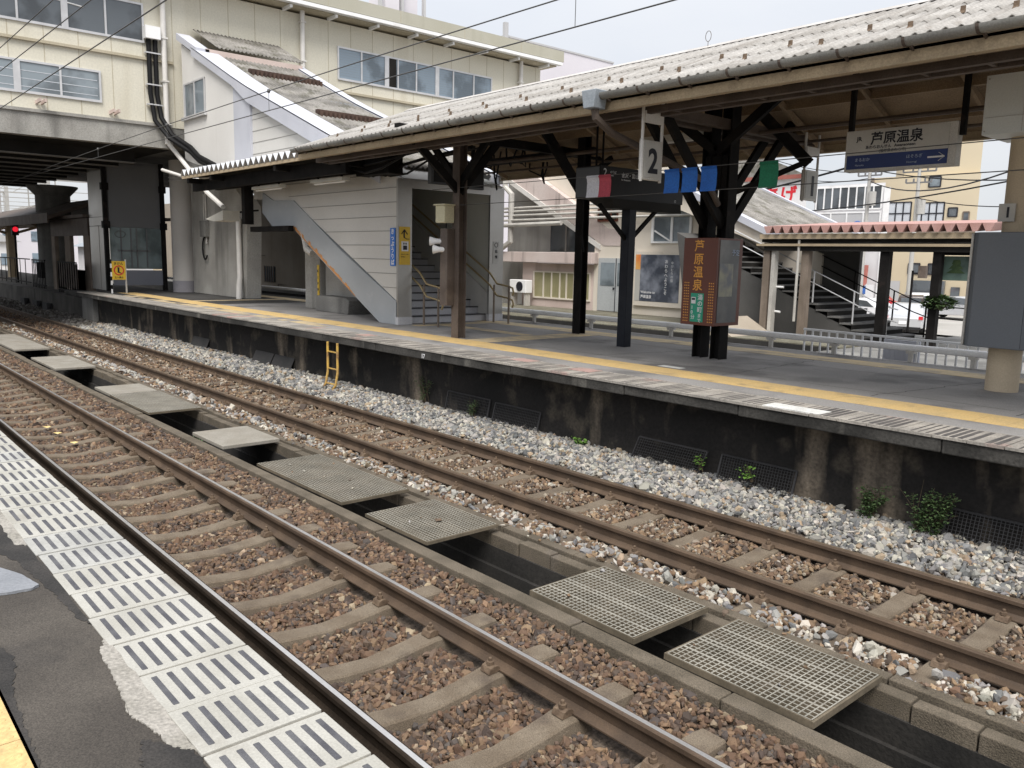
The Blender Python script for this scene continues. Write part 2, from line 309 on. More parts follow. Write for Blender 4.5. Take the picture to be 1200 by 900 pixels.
def text_mesh(mb, body, size, origin, xdir=(1, 0, 0), up=(0, 0, 1), bold=0.0, sx=1.0, extr=.0015, center=False):
    """adds the letters of body as thin raised plates to mb; origin = left end of the base line"""
    key = (body, bold)
    if key not in _txt:
        c = bpy.data.curves.new('lettering', 'FONT'); c.body = body; c.size = 1; c.offset = bold; c.resolution_u = 3; c.extrude = .5
        o = bpy.data.objects.new('lettering', c); COL.objects.link(o); dg = bpy.context.evaluated_depsgraph_get()
        me = bpy.data.meshes.new_from_object(o.evaluated_get(dg)); _txt[key] = ([tuple(v.co) for v in me.vertices], [tuple(p.vertices) for p in me.polygons])
        bpy.data.objects.remove(o); bpy.data.curves.remove(c); bpy.data.meshes.remove(me)
    vs, fs = _txt[key]
    if not vs: return
    X, U = Vector(xdir).normalized(), Vector(up).normalized(); Nn = X.cross(U); o = Vector(origin)
    wdt = max(v[0] for v in vs) if center else 0
    mb.add([o + X * ((v[0] - wdt / 2) * size * sx) + U * (v[1] * size) + Nn * ((v[2] + .5) * extr * 2) for v in vs], fs)
def vtext(mb, body, size, origin, xdir=(1, 0, 0), up=(0, 0, 1), pitch=1.05, **k):
    for i, ch in enumerate(body):
        o = Vector(origin) - Vector(up) * (size * pitch * (i + .85)); text_mesh(mb, ch, size, o, xdir, up, **k)
def face_rect(mb, a, b, c, d): mb.quad(a, b, c, d)
def stones(name, label, regions, mat):
    """crushed-rock pieces as one stuff mesh; region = (x0,x1,y0,y1,per m2,radius,zfun,palette,skipfun)"""
    t = (1 + 5 ** .5) / 2
    base = np.array([(-1, t, 0), (1, t, 0), (-1, -t, 0), (1, -t, 0), (0, -1, t), (0, 1, t), (0, -1, -t), (0, 1, -t), (t, 0, -1), (t, 0, 1), (-t, 0, -1), (-t, 0, 1)]) / 1.9
    fc = np.array([(0, 11, 5), (0, 5, 1), (0, 1, 7), (0, 7, 10), (0, 10, 11), (1, 5, 9), (5, 11, 4), (11, 10, 2), (10, 7, 6), (7, 1, 8), (3, 9, 4), (3, 4, 2), (3, 2, 6), (3, 6, 8), (3, 8, 9), (4, 9, 5), (2, 4, 11), (6, 2, 10), (8, 6, 7), (9, 8, 1)])
    V, C = [], []
    for x0, x1, y0, y1, dens, rad, zf, pal, skip in regions:
        n = int((x1 - x0) * (y1 - y0) * dens); x = RNG.uniform(x0, x1, n); y = RNG.uniform(y0, y1, n)
        k = ~skip(x, y); x, y = x[k], y[k]; n = len(x)
        z = zf(x, y) + RNG.uniform(-.9, .6, n) * rad
        sc = rad * RNG.lognormal(0, .28, (n, 1, 1)) * RNG.uniform((.75, .6, .45), (1.35, 1.1, .85), (n, 3))[:, None, :]
        p = base[None] * (1 + RNG.uniform(-.38, .38, (n, 12, 3))) * sc
        q = RNG.normal(size=(n, 4)); q[:, 1:3] *= .6; q /= np.linalg.norm(q, axis=1, keepdims=True); a, b, c, d = q.T
        Rm = np.stack([1 - 2 * (c * c + d * d), 2 * (b * c - a * d), 2 * (b * d + a * c), 2 * (b * c + a * d), 1 - 2 * (b * b + d * d), 2 * (c * d - a * b), 2 * (b * d - a * c), 2 * (c * d + a * b), 1 - 2 * (b * b + c * c)], 1).reshape(n, 3, 3)
        p = np.einsum('nij,nkj->nki', Rm, p) + np.stack([x, y, z], 1)[:, None]
        pr = np.array([e[1] for e in pal]); pc = np.array([e[0] for e in pal]); i = RNG.choice(len(pal), n, p=pr / pr.sum())
        col = pc[i] * np.array((.62, .575, .55) if pal is BR else (.76, .74, .705)) * RNG.uniform(.72, 1.28, (n, 1)) * RNG.uniform(.975, 1.025, (n, 3))
        V.append(p.reshape(-1, 3)); C.append(np.repeat(np.concatenate([col, np.ones((n, 1))], 1), 12, 0))
    V = np.concatenate(V); C = np.concatenate(C); n = len(V) // 12
    F = (fc[None] + 12 * np.arange(n)[:, None, None]).reshape(-1, 3)
    me = bpy.data.meshes.new(name); me.vertices.add(len(V)); me.vertices.foreach_set('co', V.astype(np.float32).ravel())
    me.loops.add(F.size); me.loops.foreach_set('vertex_index', F.astype(np.int32).ravel())
    me.polygons.add(len(F)); me.polygons.foreach_set('loop_start', np.arange(0, F.size, 3, dtype=np.int32))
    at = me.color_attributes.new('Col', 'FLOAT_COLOR', 'POINT'); at.data.foreach_set('color', C.astype(np.float32).ravel())
    me.polygons.foreach_set('use_smooth', np.zeros(len(F), dtype=bool)); me.update(calc_edges=True); me.materials.append(mat)
    o = bpy.data.objects.new(name, me); COL.objects.link(o); return tag(o, label, 'ballast', kind='stuff')
# ------------------------------------------------------------------ ground, tracks, channel
g = MB(); g.quad((-400, -200, -.9), (200, -200, -.9), (200, 400, -.9), (-400, 400, -.9))
struct(tag(g.build('ground', 'ground'), 'wide earth ground around the station'))
RB, RA, RC, RD = 2.139, 3.271, 5.606, 6.738
NC, FC = (RB + RA) / 2, (RC + RD) / 2
# track bed: a modelled sheet with the shoulder rising to the platform wall
ys = [1.30, 3.70, 3.90]; zs = [-.262, -.262, -.24]
bed = MB()
def strip(mb, prof, x0, x1):
    mb.add([(x, y, z) for x in (x0, x1) for y, z in prof], [(i, i + 1, len(prof) + i + 1, len(prof) + i) for i in range(len(prof) - 1)])
strip(bed, [(1.26, -.265), (3.27, -.258), (3.55, -.235), (3.94, -.19), (3.94, -.89)], -95, 12)
strip(bed, [(5.10, -.89), (5.10, -.2), (5.3, -.17), (5.55, -.215), (6.9, -.205), (7.2, -.155), (7.75, -.10), (8.16, -.09)], -95, 12)
struct(bed.build('track_bed', 'bed'))
def zb_far(x, y): return np.interp(y, [5.08, 5.3, 5.55, 6.9, 7.2, 7.75, 8.2], [-.155, -.135, -.185, -.175, -.125, -.07, -.06])
SP = .655
NEARX = [-2.45 + SP * (3 - k) for k in range(70)]
FARX = [-2.62 + SP * (4 - k) for k in range(72)]
def skipper(xs, yc, rails, extra=.0):
    xs = np.array(sorted(xs))
    def f(x, y):
        i = np.clip(np.searchsorted(xs, x), 1, len(xs) - 1); d = np.minimum(abs(x - xs[i - 1]), abs(x - xs[i]))
        k = (d < .105) & (abs(y - yc) < 1.03) & (x > xs[0] - .2)
        for r in rails: k |= abs(y - r) < .085
        return k
    return f
none = lambda x, y: np.zeros(len(x), bool)
BR = [((.165, .105, .068), 3), ((.23, .155, .10), 3), ((.10, .075, .06), 2.6), ((.31, .22, .14), 2.0), ((.19, .14, .105), 2.5), ((.42, .35, .25), .7), ((.13, .115, .105), 1.2)]
PALE = [((.37, .365, .355), 3), ((.46, .44, .40), 3), ((.24, .245, .255), 3), ((.55, .53, .48), 1.5), ((.37, .29, .21), 1.2), ((.15, .155, .165), 2.2)]
MIXED = BR[:5] + [((.48, .45, .40), 3.2), ((.36, .35, .35), 2.4), ((.58, .55, .50), 1.4), ((.36, .26, .17), 1.5)]
zn = lambda x, y: np.interp(y, [1.3, 3.27, 3.55, 3.92], [-.232, -.225, -.205, -.155])
sk = skipper(NEARX, NC, (RB, RA))
sf = skipper(FARX, FC, (RC, RD))
am = attr_mat('crushed_stone')
stones('brown_ballast', 'rust brown crushed stone between and beside the near rails',
       [(-12, 1.5, 1.32, 3.92, 2100, .0215, zn, BR, sk), (-24, -12, 1.32, 3.92, 1000, .028, zn, BR, sk), (-60, -24, 1.32, 3.92, 190, .05, zn, BR, sk)], am)
dirt = BR[:5] + [((.36, .31, .25), 2.2), ((.45, .42, .38), .8)]
stones('mixed_ballast', 'brown and cream crushed stone under the far track',
       [(-12, 2, 5.55, 6.95, 1500, .021, zb_far, dirt, sf), (-26, -12, 5.55, 6.95, 560, .032, zb_far, dirt, sf), (-60, -26, 5.55, 6.95, 170, .05, zb_far, BR, sf),
        (-12, 2, 5.10, 5.56, 1350, .0245, zb_far, MIXED, sf), (-28, -12, 5.06, 5.56, 560, .036, zb_far, MIXED, sf), (-60, -28, 5.06, 5.56, 170, .05, zb_far, MIXED, none)], am)
stones('pale_ballast', 'fresh pale grey crushed stone banked against the platform wall',
       [(-13, 2, 6.81, 8.12, 1050, .029, zb_far, PALE, sf), (-30, -13, 6.84, 8.12, 560, .038, zb_far, PALE, sf), (-55, -30, 6.9, 8.3, 120, .06, lambda x, y: zb_far(x, y) - .03, [((.13, .12, .11), 1), ((.24, .23, .22), 1)], sf),
        (-30, 2, 5.12, 5.42, 90, .034, lambda x, y: zb_far(x, y) + .015, PALE, none), (-14, 2, 4.99, 5.12, 60, .022, lambda x, y: -.092 + 0 * x, MIXED, none), (-10, -2.1, 4.12, 4.86, 4, .012, lambda x, y: -.043 + 0 * x, MIXED, lambda x, y: ((x > -3.37) & (x < -3.08)) | ((x > -5.76) & (x < -4.37)) | ((x > -7.26) & (x < -6.76)) | (x < -9.24))], am)

# rails
PROF = [(-.0635, -.153), (-.0635, -.143), (-.02, -.128), (-.008, -.115), (-.008, -.05), (-.0325, -.036), (-.0325, -.009), (-.0255, -.0015), (-.012, 0), (.018, 0), (.0255, -.0015), (.0325, -.009), (.0325, -.036), (.008, -.05), (.008, -.115), (.02, -.128), (.0635, -.143), (.0635, -.153)]
def rail(y, top, label, side='rust'):
    m = MB(); n = len(PROF); vs = [(x, y + a, z) for x in (9, -30, -110) for a, z in PROF]; m.v = vs
    for s_ in range(2):
        for i in range(n):
            j = (i + 1) % n; m.f.append((s_ * n + i, s_ * n + j, (s_ + 1) * n + j, (s_ + 1) * n + i)); m.m.append(1 if i == 8 else 0)
    m.f += [tuple(range(n)), tuple(range(2 * n, 3 * n))]; m.m += [0, 0]
    o = m.build('rail', [side, top]); return tag(o, label, 'rail', 'railway rails')
rail(RB, 'rail_top', 'shiny topped rail running close beside the white paved platform edge', 'rust_dark')  # darker sides: oily grime plus the platform's shade put into the colour
rail(RA, 'rail_top', 'shiny topped rail beside the channel with the grating covers')
rail(RC, 'rail_dull', 'dull brown rail of the far track, on the grating channel side')
rail(RD, 'rail_dull', 'dull brown rail of the far track, next to the pale ballast bank')

# sleepers with rail clips
def make_sleeper(loc, label, group, dip):
    t = thing('sleeper', loc, label, 'sleeper', group)
    st = [(-1, -.166, .085), (-.92, -.16, .09), (-.45, -.16, .09), (-.25, -.168 - dip * .5, .084), (0, -.17 - dip, .08), (.25, -.168 - dip * .5, .084), (.45, -.16, .09), (.92, -.16, .09), (1, -.166, .085)]
    vs = []; fs = []
    for y, z, h in st: vs += [(-h - .035, y, -.36), (-h, y, z - .012), (-h + .012, y, z), (h - .012, y, z), (h, y, z - .012), (h + .035, y, -.36)]
    for i in range(len(st) - 1):
        for k in range(5): fs.append((i * 6 + k, i * 6 + k + 1, (i + 1) * 6 + k + 1, (i + 1) * 6 + k))
    fs += [tuple(range(6)), tuple(range(len(vs) - 6, len(vs)))]
    m = MB(); m.add(vs, fs); m.build('concrete_beam', 'sleeper', t, local=True)
    for ry in (-.566, .566):
        for s_ in (-1, 1):
            c = MB(); y = ry + s_ * .098
            pts = [(y - s_ * .052, -.138), (y - s_ * .03, -.118), (y, -.112), (y + s_ * .03, -.122), (y + s_ * .045, -.155), (y + s_ * .03, -.158), (y - s_ * .04, -.155)]
            c.prism([(-.045, a, b) for a, b in pts], (.09, 0, 0))
            c.lathe([(.024, 0), (.024, .022), (.013, .024), (.013, .042), (.009, .046)], (0, y, -.113), 8)
            c.build('rail_clip', 'clip', t, local=True)
    return t
s0 = make_sleeper((NEARX[0], NC, 0), 'waisted brown concrete sleeper across the near track', 'sleepers of the near track', .035)
for x in NEARX[1:]: copy_tree(s0, (x + random.uniform(-.012, .012), NC, random.uniform(-.004, .004)))
s1 = make_sleeper((FARX[0], FC, 0), 'flat concrete sleeper almost level with the stones of the far track', 'sleepers of the far track', .008)
for x in FARX[1:]: copy_tree(s1, (x + random.uniform(-.012, .012), FC, random.uniform(-.004, .004)))

# drainage channel between the tracks
ch = thing('drainage_channel', (-20, 4.5, -.8), 'open concrete drainage channel between the two tracks', 'channel')
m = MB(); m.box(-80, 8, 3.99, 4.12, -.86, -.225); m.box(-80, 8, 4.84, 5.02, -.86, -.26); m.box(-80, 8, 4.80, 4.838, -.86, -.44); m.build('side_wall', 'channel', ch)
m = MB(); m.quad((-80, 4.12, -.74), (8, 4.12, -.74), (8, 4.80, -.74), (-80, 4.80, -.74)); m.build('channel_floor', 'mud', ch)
def blocks(y0, y1, z0, z1, step, x0=-45, x1=6, jit=.008):
    m = MB(); x = x1
    while x > x0:
        ln = step * random.uniform(.92, 1.08); dz = random.uniform(-jit, jit); dy = random.uniform(-jit, jit)
        m.box(x - ln + .012, x, y0 + dy, y1 + dy, z0, z1 + dz); x -= ln
    return m
blocks(3.935, 4.07, -.30, -.098, 1.2).build('kerb', 'kerb', ch, bevel=.008)
blocks(4.855, 4.965, -.34, -.135, .40, jit=.012).build('kerb', 'kerb', ch, bevel=.008)
blocks(4.985, 5.085, -.30, -.105, .9).build('kerb', 'kerb', ch, bevel=.008)

# channel covers
def grating(x0, x1, label, pitch=.0415, bar=.0085, th=.042, bands=True):
    t = thing('grating_cover', ((x0 + x1) / 2, 4.48, -.1), label, 'grating', 'gratings lying over the drainage channel')
    y0, y1, z1 = 4.085, 4.885, -.052; z0 = z1 - th; rz = random.uniform(-.012, .012)
    m = MB(); n = round((x1 - x0) / pitch)
    for i in range(n + 1):
        x = x0 + (x1 - x0) * i / n; m.box(x - bar / 2, x + bar / 2, y0, y1, z0 + .004, z1)
    k = round((y1 - y0) / pitch)
    for j in range(k + 1):
        y = y0 + (y1 - y0) * j / k; wd = bar * (2.3 if bands and j in (k // 4, k // 2 - 1, k // 2, 3 * k // 4) else 1)
        m.box(x0, x1, y - wd / 2, y + wd / 2, z0 + .004, z1 - .0015)
    m.m = [0 if i % 6 == 1 else 1 for i in range(len(m.f))]; m.build('lattice', ['grate', 'grate_side'], t)
    f = MB(); w_ = .012
    f.box(x0 - .008, x1 + .008, y0 - w_, y0 - .006, z0 - .004, z1 - .003); f.box(x0 - .008, x1 + .008, y1 + .006, y1 + w_, z0 - .004, z1 - .003)
    f.box(x0 - w_ - .008, x0 - .006, y0 - w_, y1 + w_, z0 - .003, z1 - .004); f.box(x1 + .006, x1 + w_ + .008, y0 - w_, y1 + w_, z0 - .003, z1 - .004)
    f.build('rim', 'grate_side', t); t.rotation_euler = (0, random.uniform(-.006, .006), rz); return t
grating(-3.08, -2.08, 'coarse grating cover at the lower right end of the open channel')
grating(-4.37, -3.37, 'coarse grating cover second from the lower right end of the channel')
grating(-6.76, -5.76, 'fine square grating cover with a brown leaf on it', .036, .0085, .03, False)
grating(-8.24, -7.26, 'fine grating cover, the right half of the butted pair', .036, .0085, .03, False)
grating(-9.24, -8.26, 'fine grating cover, the left half of the butted pair', .036, .0085, .03, False)
grating(-14.2, -13.2, 'distant ribbed grating cover, the nearer of two laid end to end', .04, .016, .03, False)
grating(-15.22, -14.22, 'distant ribbed grating cover abutting a plain concrete slab', .04, .016, .03, False)
def slab(x0, x1, label):
    m = MB(); m.box(x0, x1, 4.09, 4.88, -.10, -.05)
    tag(m.build('cover_slab', 'slab', bevel=.008), label, 'slab', 'concrete slabs over the drainage channel')
slab(-11.40, -10.33, 'plain concrete cover slab alone between two open channel gaps')
slab(-16.25, -15.27, 'plain concrete cover slab butted against ribbed gratings')
slab(-20.3, -19.2, 'concrete cover slab on the channel, right one of a distant pair'); slab(-21.45, -20.33, 'concrete cover slab on the channel, left one of a distant pair')
slab(-25.3, -23.3, 'long concrete cover slab at the left picture edge'); slab(-27.6, -25.32, 'farthest long concrete cover slab at the left picture edge')
m = MB()
for x, y, z, a in ((-6.15, 4.5, -.045, .7),):
    m.add([(x + .05 * math.cos(a + i * 1.05) * (1 if i % 2 else .55), y + .035 * math.sin(a + i * 1.05), z + .012 * (i % 2)) for i in range(6)], [tuple(range(6))])
tag(m.build('fallen_leaf', 'clip'), 'dry brown leaf lying on the fine grating', 'leaf')
for k, (x, y) in enumerate(((-13.4, 2.70), (-12.87, 2.72), (-12.1, 2.75))):
    m = MB(); m.add([(x - .06, y - .03, -.15), (x, y - .05, -.14), (x + .08, y - .01, -.15), (x + .05, y + .05, -.14), (x - .05, y + .04, -.15)], [(0, 1, 2, 3, 4)])
    tag(m.build('fallen_leaf', 'leafdry'), 'pale yellow leaf litter on the near track ' + ('farthest left', 'in the middle of three', 'nearest right of three')[k], 'leaf', 'pale leaves on the near track')
# ------------------------------------------------------------------ near platform
ZP = .92
m = MB(); m.quad((-90, -12, ZP), (12, -12, ZP), (12, .845, ZP), (-90, .845, ZP))
m.mat(1); m.box(-90, 12, .6, 1.16, ZP - .14, ZP - .034); m.quad((-90, 1.16, ZP - .05), (12, 1.16, ZP - .05), (12, 1.16, -.9), (-90, 1.16, -.9))
struct(m.build('platform', ['asphalt', 'stain_wall']))
m = MB(); rr = random.Random(5)
x = 2.0 + .0; k = 0
while x > -70:
    a, b = x - .306, x; y0, y1 = .83 + rr.uniform(-.006, .006), 1.24 + rr.uniform(-.004, .004); z = ZP + .006 + rr.uniform(-.002, .003)
    m.mat(0 if rr.random() < .8 else 3); m.box(a + .0035, b - .0035, y0, y1, ZP - .09, z)
    if x > -40:
        m.mat(1)
        for j in range(7):
            yy = y0 + .045 + j * .0535; m.box(a + .035, b - .035, yy - .0105, yy + .0105, z - .01, z + .0025)
    x -= .31; k += 1
m.mat(2); m.box(-70, 2, .84, 1.225, ZP - .08, ZP - .002)
struct(m.build('edge_paving', ['tile', 'strip', 'joint', pm('white_paving_grey', (.30, .298, .28), (.37, .367, .345), 4, .8, grain=.07, stain=((.38, .37, .34), 3, .6, .5))], bevel=.003))
def blob(pts, z, th, name, mat, jit=.006, sub=16):
    n = len(pts); o = []
    for i in range(n):
        p, q = pts[i], pts[(i + 1) % n]
        for t in range(sub): o.append((p[0] + (q[0] - p[0]) * t / sub + rr.uniform(-jit, jit), p[1] + (q[1] - p[1]) * t / sub + rr.uniform(-jit, jit)))
    mm = MB(); mm.prism([(x, y, z) for x, y in o], (0, 0, th)); return mm.build(name, mat)
struct(blob([(-3.36, .835), (-3.25, .785), (-2.95, .765), (-2.72, .735), (-2.60, .765), (-2.45, .78), (-2.38, .835)], ZP - .02, .0245, 'mortar_patch', 'mortar'))
struct(blob([(-1.9, .835), (-1.95, .7), (-1.2, .72), (-.6, .68), (.4, .74), (.5, .835)], ZP - .02, .0245, 'mortar_patch', 'mortar'))
struct(blob([(-5.6, .835), (-5.6, .79), (-4.75, .775), (-4.7, .835)], ZP - .02, .0235, 'mortar_patch', 'mortar', .008))
tag(blob([(-4.6, .45), (-4.55, .60), (-4.26, .715), (-4.08, .75), (-4.05, .715), (-4.06, .62), (-4.15, .42)], ZP + .001, .012, 'cover_plate', 'paleplate', .002, 6), 'pale blue grey worn plate on the near platform asphalt', 'plate')
for k, pts in enumerate(([(-5.6, .828), (-5.7, .66), (-4.95, .60), (-4.5, .735), (-4.0, .78), (-3.62, .80), (-3.5, .828)], [(-4.0, .40), (-3.75, .44), (-3.4, .53), (-3.1, .47), (-2.75, .455), (-2.4, .45), (-2.4, .434), (-4.0, .434)], [(-7.5, .828), (-7.6, .7), (-6.6, .64), (-6.3, .828)], [(-2.42, .828), (-2.55, .72), (-2.35, .66), (-2.0, .70), (-1.95, .828)])):
    struct(blob(pts, ZP - .02, .0222 + k * .0004, 'asphalt_patch', 'bitumen', .009, 18))
m = MB()
for i in range(160):
    x = 1.6 - .302 * i; m.mat(0); m.box(x - .149, x + .149, .135, .432, ZP - .02, ZP + .006)
    if x > -7:
        for a in range(5):
            for b in range(5): m.lathe([(.016, 0), (.013, .0025), (.007, .0035)], (x - .12 + a * .06, .165 + b * .06, ZP + .006), 8)
struct(m.build('tactile_paving', ['yellow']))

# ------------------------------------------------------------------ island platform
ZQ = .95
m = MB(); m.box(-23.5, 16, 8.27, 13.38, -.9, ZQ); m.mat(1); m.box(-32.6, -23.501, 8.27, 13.38, -.9, ZQ)  # concourse end coloured darker: its shade is put into the asphalt colour
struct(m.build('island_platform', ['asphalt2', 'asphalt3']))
m = MB(); m.box(-32.5, 16, 8.12, 8.265, -.9, .79)
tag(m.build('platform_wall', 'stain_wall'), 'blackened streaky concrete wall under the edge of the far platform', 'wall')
m = MB(); m.box(-100, -32.62, 8.12, 13.0, -.9, .66); m.mat(1); m.box(-32.6, -31.2, 7.95, 8.11, -.5, .77)
struct(m.build('low_platform', ['low_wall', 'conc_dark']))
# edge: slab nosing and grooved edge tiles
m = MB(); x = 16
while x > -32.4:
    ln = rr.uniform(1.6, 2.3); m.box(x - ln + .01, x, 7.685 + rr.uniform(-.006, .006), 8.268, .795 + rr.uniform(-.01, .01), .925); x -= ln
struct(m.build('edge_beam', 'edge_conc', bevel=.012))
m = MB(); x = 12.0
while x > -32:
    u = rr.random(); L_ = .30
    m.mat(0 if u < .95 else (3 if u < .98 else 0)); z = ZQ + .002 + rr.uniform(-.003, .003)
    m.box(x - L_ + .004, x - .004, 7.672 + rr.uniform(-.004, .004), 7.955, .926, z); m.box(x - L_ + .004, x - .004, 7.963, 8.262, .926, z + .001)
    if x > -14:
        m.mat(1); dense = x > -4.3 and rr.random() < .8
        for j in range(4 if dense else 3):
            if rr.random() < .12: continue
            w_ = .042 if dense else .016; xx = x - .05 - j * .068; m.box(xx - w_, xx, 7.70, 8.22, z - .01, z + .003)
    x -= L_
struct(m.build('edge_paving', ['edge_tile', 'edge_dark', 'white_mark', 'pink_tile']))
m = MB()
for x0, x1, y0, y1 in ((-4.75, -4.1, 7.70, 7.95), (-7.95, -7.55, 7.98, 8.25), (-9.2, -8.8, 8.0, 8.25), (-13.6, -13.25, 7.98, 8.25)):
    m.mat(0 if x0 == -4.75 else 1); m.box(x0, x1, y0, y1, ZQ - .02, ZQ + .010)
m.mat(0); m.quad((-7.52, 9.36, ZQ + .004), (-7.12, 9.36, ZQ + .004), (-7.12, 9.52, ZQ + .004), (-7.52, 9.52, ZQ + .004))
struct(m.build('platform_marking', ['white_mark', 'pink_tile']))
# hairline cracks and joints in the asphalt
def crack(x0, y0, x1, y1, name='asphalt_crack'):
    mm = MB(); n = 26; P = []
    for i in range(n + 1):
        u = i / n; P.append((x0 + (x1 - x0) * u + rr.uniform(-.03, .03), y0 + (y1 - y0) * u + rr.uniform(-.03, .03)))
    dx, dy = x1 - x0, y1 - y0; L_ = math.hypot(dx, dy); nx, ny = -dy / L_, dx / L_
    for (a, b), (c, d) in zip(P[:-1], P[1:]):
        w_ = .006; mm.quad((a + nx * w_, b + ny * w_, ZQ + .003), (c + nx * w_, d + ny * w_, ZQ + .003), (c - nx * w_, d - ny * w_, ZQ + .003), (a - nx * w_, b - ny * w_, ZQ + .003))
    return struct(mm.build(name, 'bitumen'))
for a in ((-9.0, 9.35, -8.4, 12.1), (-6.4, 9.35, -6.6, 12.1), (-4.4, 9.4, -4.0, 12.1), (-14, 9.6, -3, 9.75), (-10.8, 11.5, -2, 11.4), (-2.9, 9.4, -2.5, 12)): crack(*a)
# tactile paving
def tact(name, rects, mat, dots=None):
    mm = MB()
    for x0, x1, y0, y1 in rects:
        nx, ny = max(1, round((x1 - x0) / .3)), max(1, round((y1 - y0) / .3))
        for i in range(nx):
            for j in range(ny):
                a, b = x0 + (x1 - x0) * i / nx, x0 + (x1 - x0) * (i + 1) / nx; c, d = y0 + (y1 - y0) * j / ny, y0 + (y1 - y0) * (j + 1) / ny
                mm.box(a + .002, b - .002, c + .002, d - .002, ZQ - .02, ZQ + .005 + rr.uniform(-.001, .001))
                if -10 < a and dots:
                    for p in range(4): mm.box(a + .04 + p * .065, a + .065 + p * .065, c + .03, d - .03, ZQ, ZQ + .009)
    return struct(mm.build(name, mat))
tact('tactile_paving', [(-31, 12, 8.70, 9.0), (-31, 12, 9.0, 9.28)], 'yellow')
tact('tactile_paving', [(-34, 12, 12.2, 12.75), (-11.9, -11.3, 9.29, 12.19), (-15.0, -12.0, 10.75, 11.05), (-15.0, -14.7, 10.2, 10.74), (-15.0, -14.7, 11.06, 12.19), (-25.5, -25.2, 9.29, 12.19)], 'yellow_pale')
m = MB(); x = -15.2
while x > -29:
    if rr.random() < .75:
        m.box(x - .28, x, 8.30, 8.69 - (rr.random() < .4) * .2, ZQ - .02, ZQ + .004)
    x -= .3
struct(m.build('worn_paving', ['yellow_pale']))
# far side: barrier pipe on posts, pit of the removed track
m = MB(); m.box(-60, -9.2, 13.40, 17.6, -.9, -.55); struct(m.build('track_pit', 'mud'))
t = thing('barrier_pipe', (-14, 13.3, ZQ), 'long white pipe rail on short posts along the back platform edge', 'railing')
m = MB(); m.tube([(-40, 13.28, 1.2), (-22, 13.28, 1.2), (-11, 13.28, 1.19), (4, 13.28, 1.16)], .055, 12); m.build('pipe', 'white', t, smooth=True)
for x in (-25, -22.5, -19.7, -16.9, -14.4, -12.55, -10.35, -8.1, -6.9, -5.62, -4.7, -3.2, -1.5):
    m = MB(); m.box(x - .03, x + .03, 13.25, 13.31, ZQ - .02, 1.15); m.box(x - .05, x + .05, 13.2, 13.36, 1.09, 1.14); m.build('post', 'cond', t)

# things at the foot of the platform wall
def mesh_panel(x0, x1, z0, z1, label, lean=.09, tilt=0):
    t = thing('wire_panel', ((x0 + x1) / 2, 8.05, z0), label, 'mesh panel', 'black mesh panels leaning on the platform wall')
    P = lambda u, v: (x0 + (x1 - x0) * u + tilt * v, 8.02 + lean * v, z0 + (z1 - z0) * v)
    m = MB()
    for a, b in (((0, 0), (1, 0)), ((1, 0), (1, 1)), ((1, 1), (0, 1)), ((0, 1), (0, 0))): m.bar(P(*a), P(*b), .022, .018)
    m.build('panel_frame', 'dmesh', t); m = MB()
    n = int((x1 - x0) / .035)
    for i in range(1, n): m.bar(P(i / n, 0), P(i / n, 1), .006, .005)
    for j in range(1, 9): m.bar(P(0, j / 9), P(1, j / 9), .006, .005)
    m.build('wire_mesh', 'dmesh', t)
mesh_panel(-10.84, -9.75, -.14, .25, 'black mesh panel against the wall behind the ivy, upper left one')
mesh_panel(-9.62, -8.60, -.12, .23, 'black mesh panel against the wall below a pale tan streak')
mesh_panel(-6.80, -5.76, -.09, .23, 'black framed mesh panel tilted clear of the platform wall', .02, .12)
mesh_panel(-5.48, -4.52, -.06, .22, 'black mesh panel with bright green leaves poking through')
mesh_panel(-2.95, -1.75, -.08, .20, 'black mesh panel right of the leafy weeds')
for x0, x1, lab in ((-22.3, -21.2, 'dark flat board leaning on the wall, leftmost of three'), (-18.4, -17.45, 'dark flat board leaning on the wall, in the middle of three'), (-17.4, -16.45, 'dark flat board leaning on the wall, nearest the yellow ladder')):
    m = MB(); m.prism([(x0, 7.98, -.16), (x1, 7.98, -.16), (x1 + .1, 8.1, .2), (x0 + .1, 8.1, .2)], (0, .02, .006)); tag(m.build('board', 'dboard'), lab, 'board', 'dark boards leaning on the wall')
for x, lab in ((-42.5, 'small black box under the low platform, farthest one'), (-40.1, 'small black box under the low platform, middle one'), (-38.3, 'small black box under the low platform, nearest one')):
    m = MB(); m.prism([(x - .5, 7.9, -.1), (x + .4, 7.9, -.1), (x + .4, 8.1, .2), (x - .5, 8.1, .2)], (.1, 0, 0)); m.box(x - .4, x + .4, 7.92, 8.1, -.1, .22); tag(m.build('cable_box', 'dboard'), lab, 'box', 'black boxes by the low platform')
t = thing('ladder', (-14.4, 7.75, -.1), 'rusty yellow steel ladder hanging on the far platform edge', 'ladder')
for x in (-14.07, -13.70):
    m = MB(); m.tube([(x, 7.655, .80), (x, 7.655, .25), (x + .02, 7.60, .02), (x - .06, 7.56, -.12)], .024, 8); m.build('rail_post', 'ladder', t, smooth=True)
for z in (.62, .30, .02):
    m = MB(); m.bar((-14.07, 7.655 if z > .1 else 7.61, z), (-13.70, 7.655 if z > .1 else 7.61, z), .03, .02); m.build('rung', 'ladder', t)
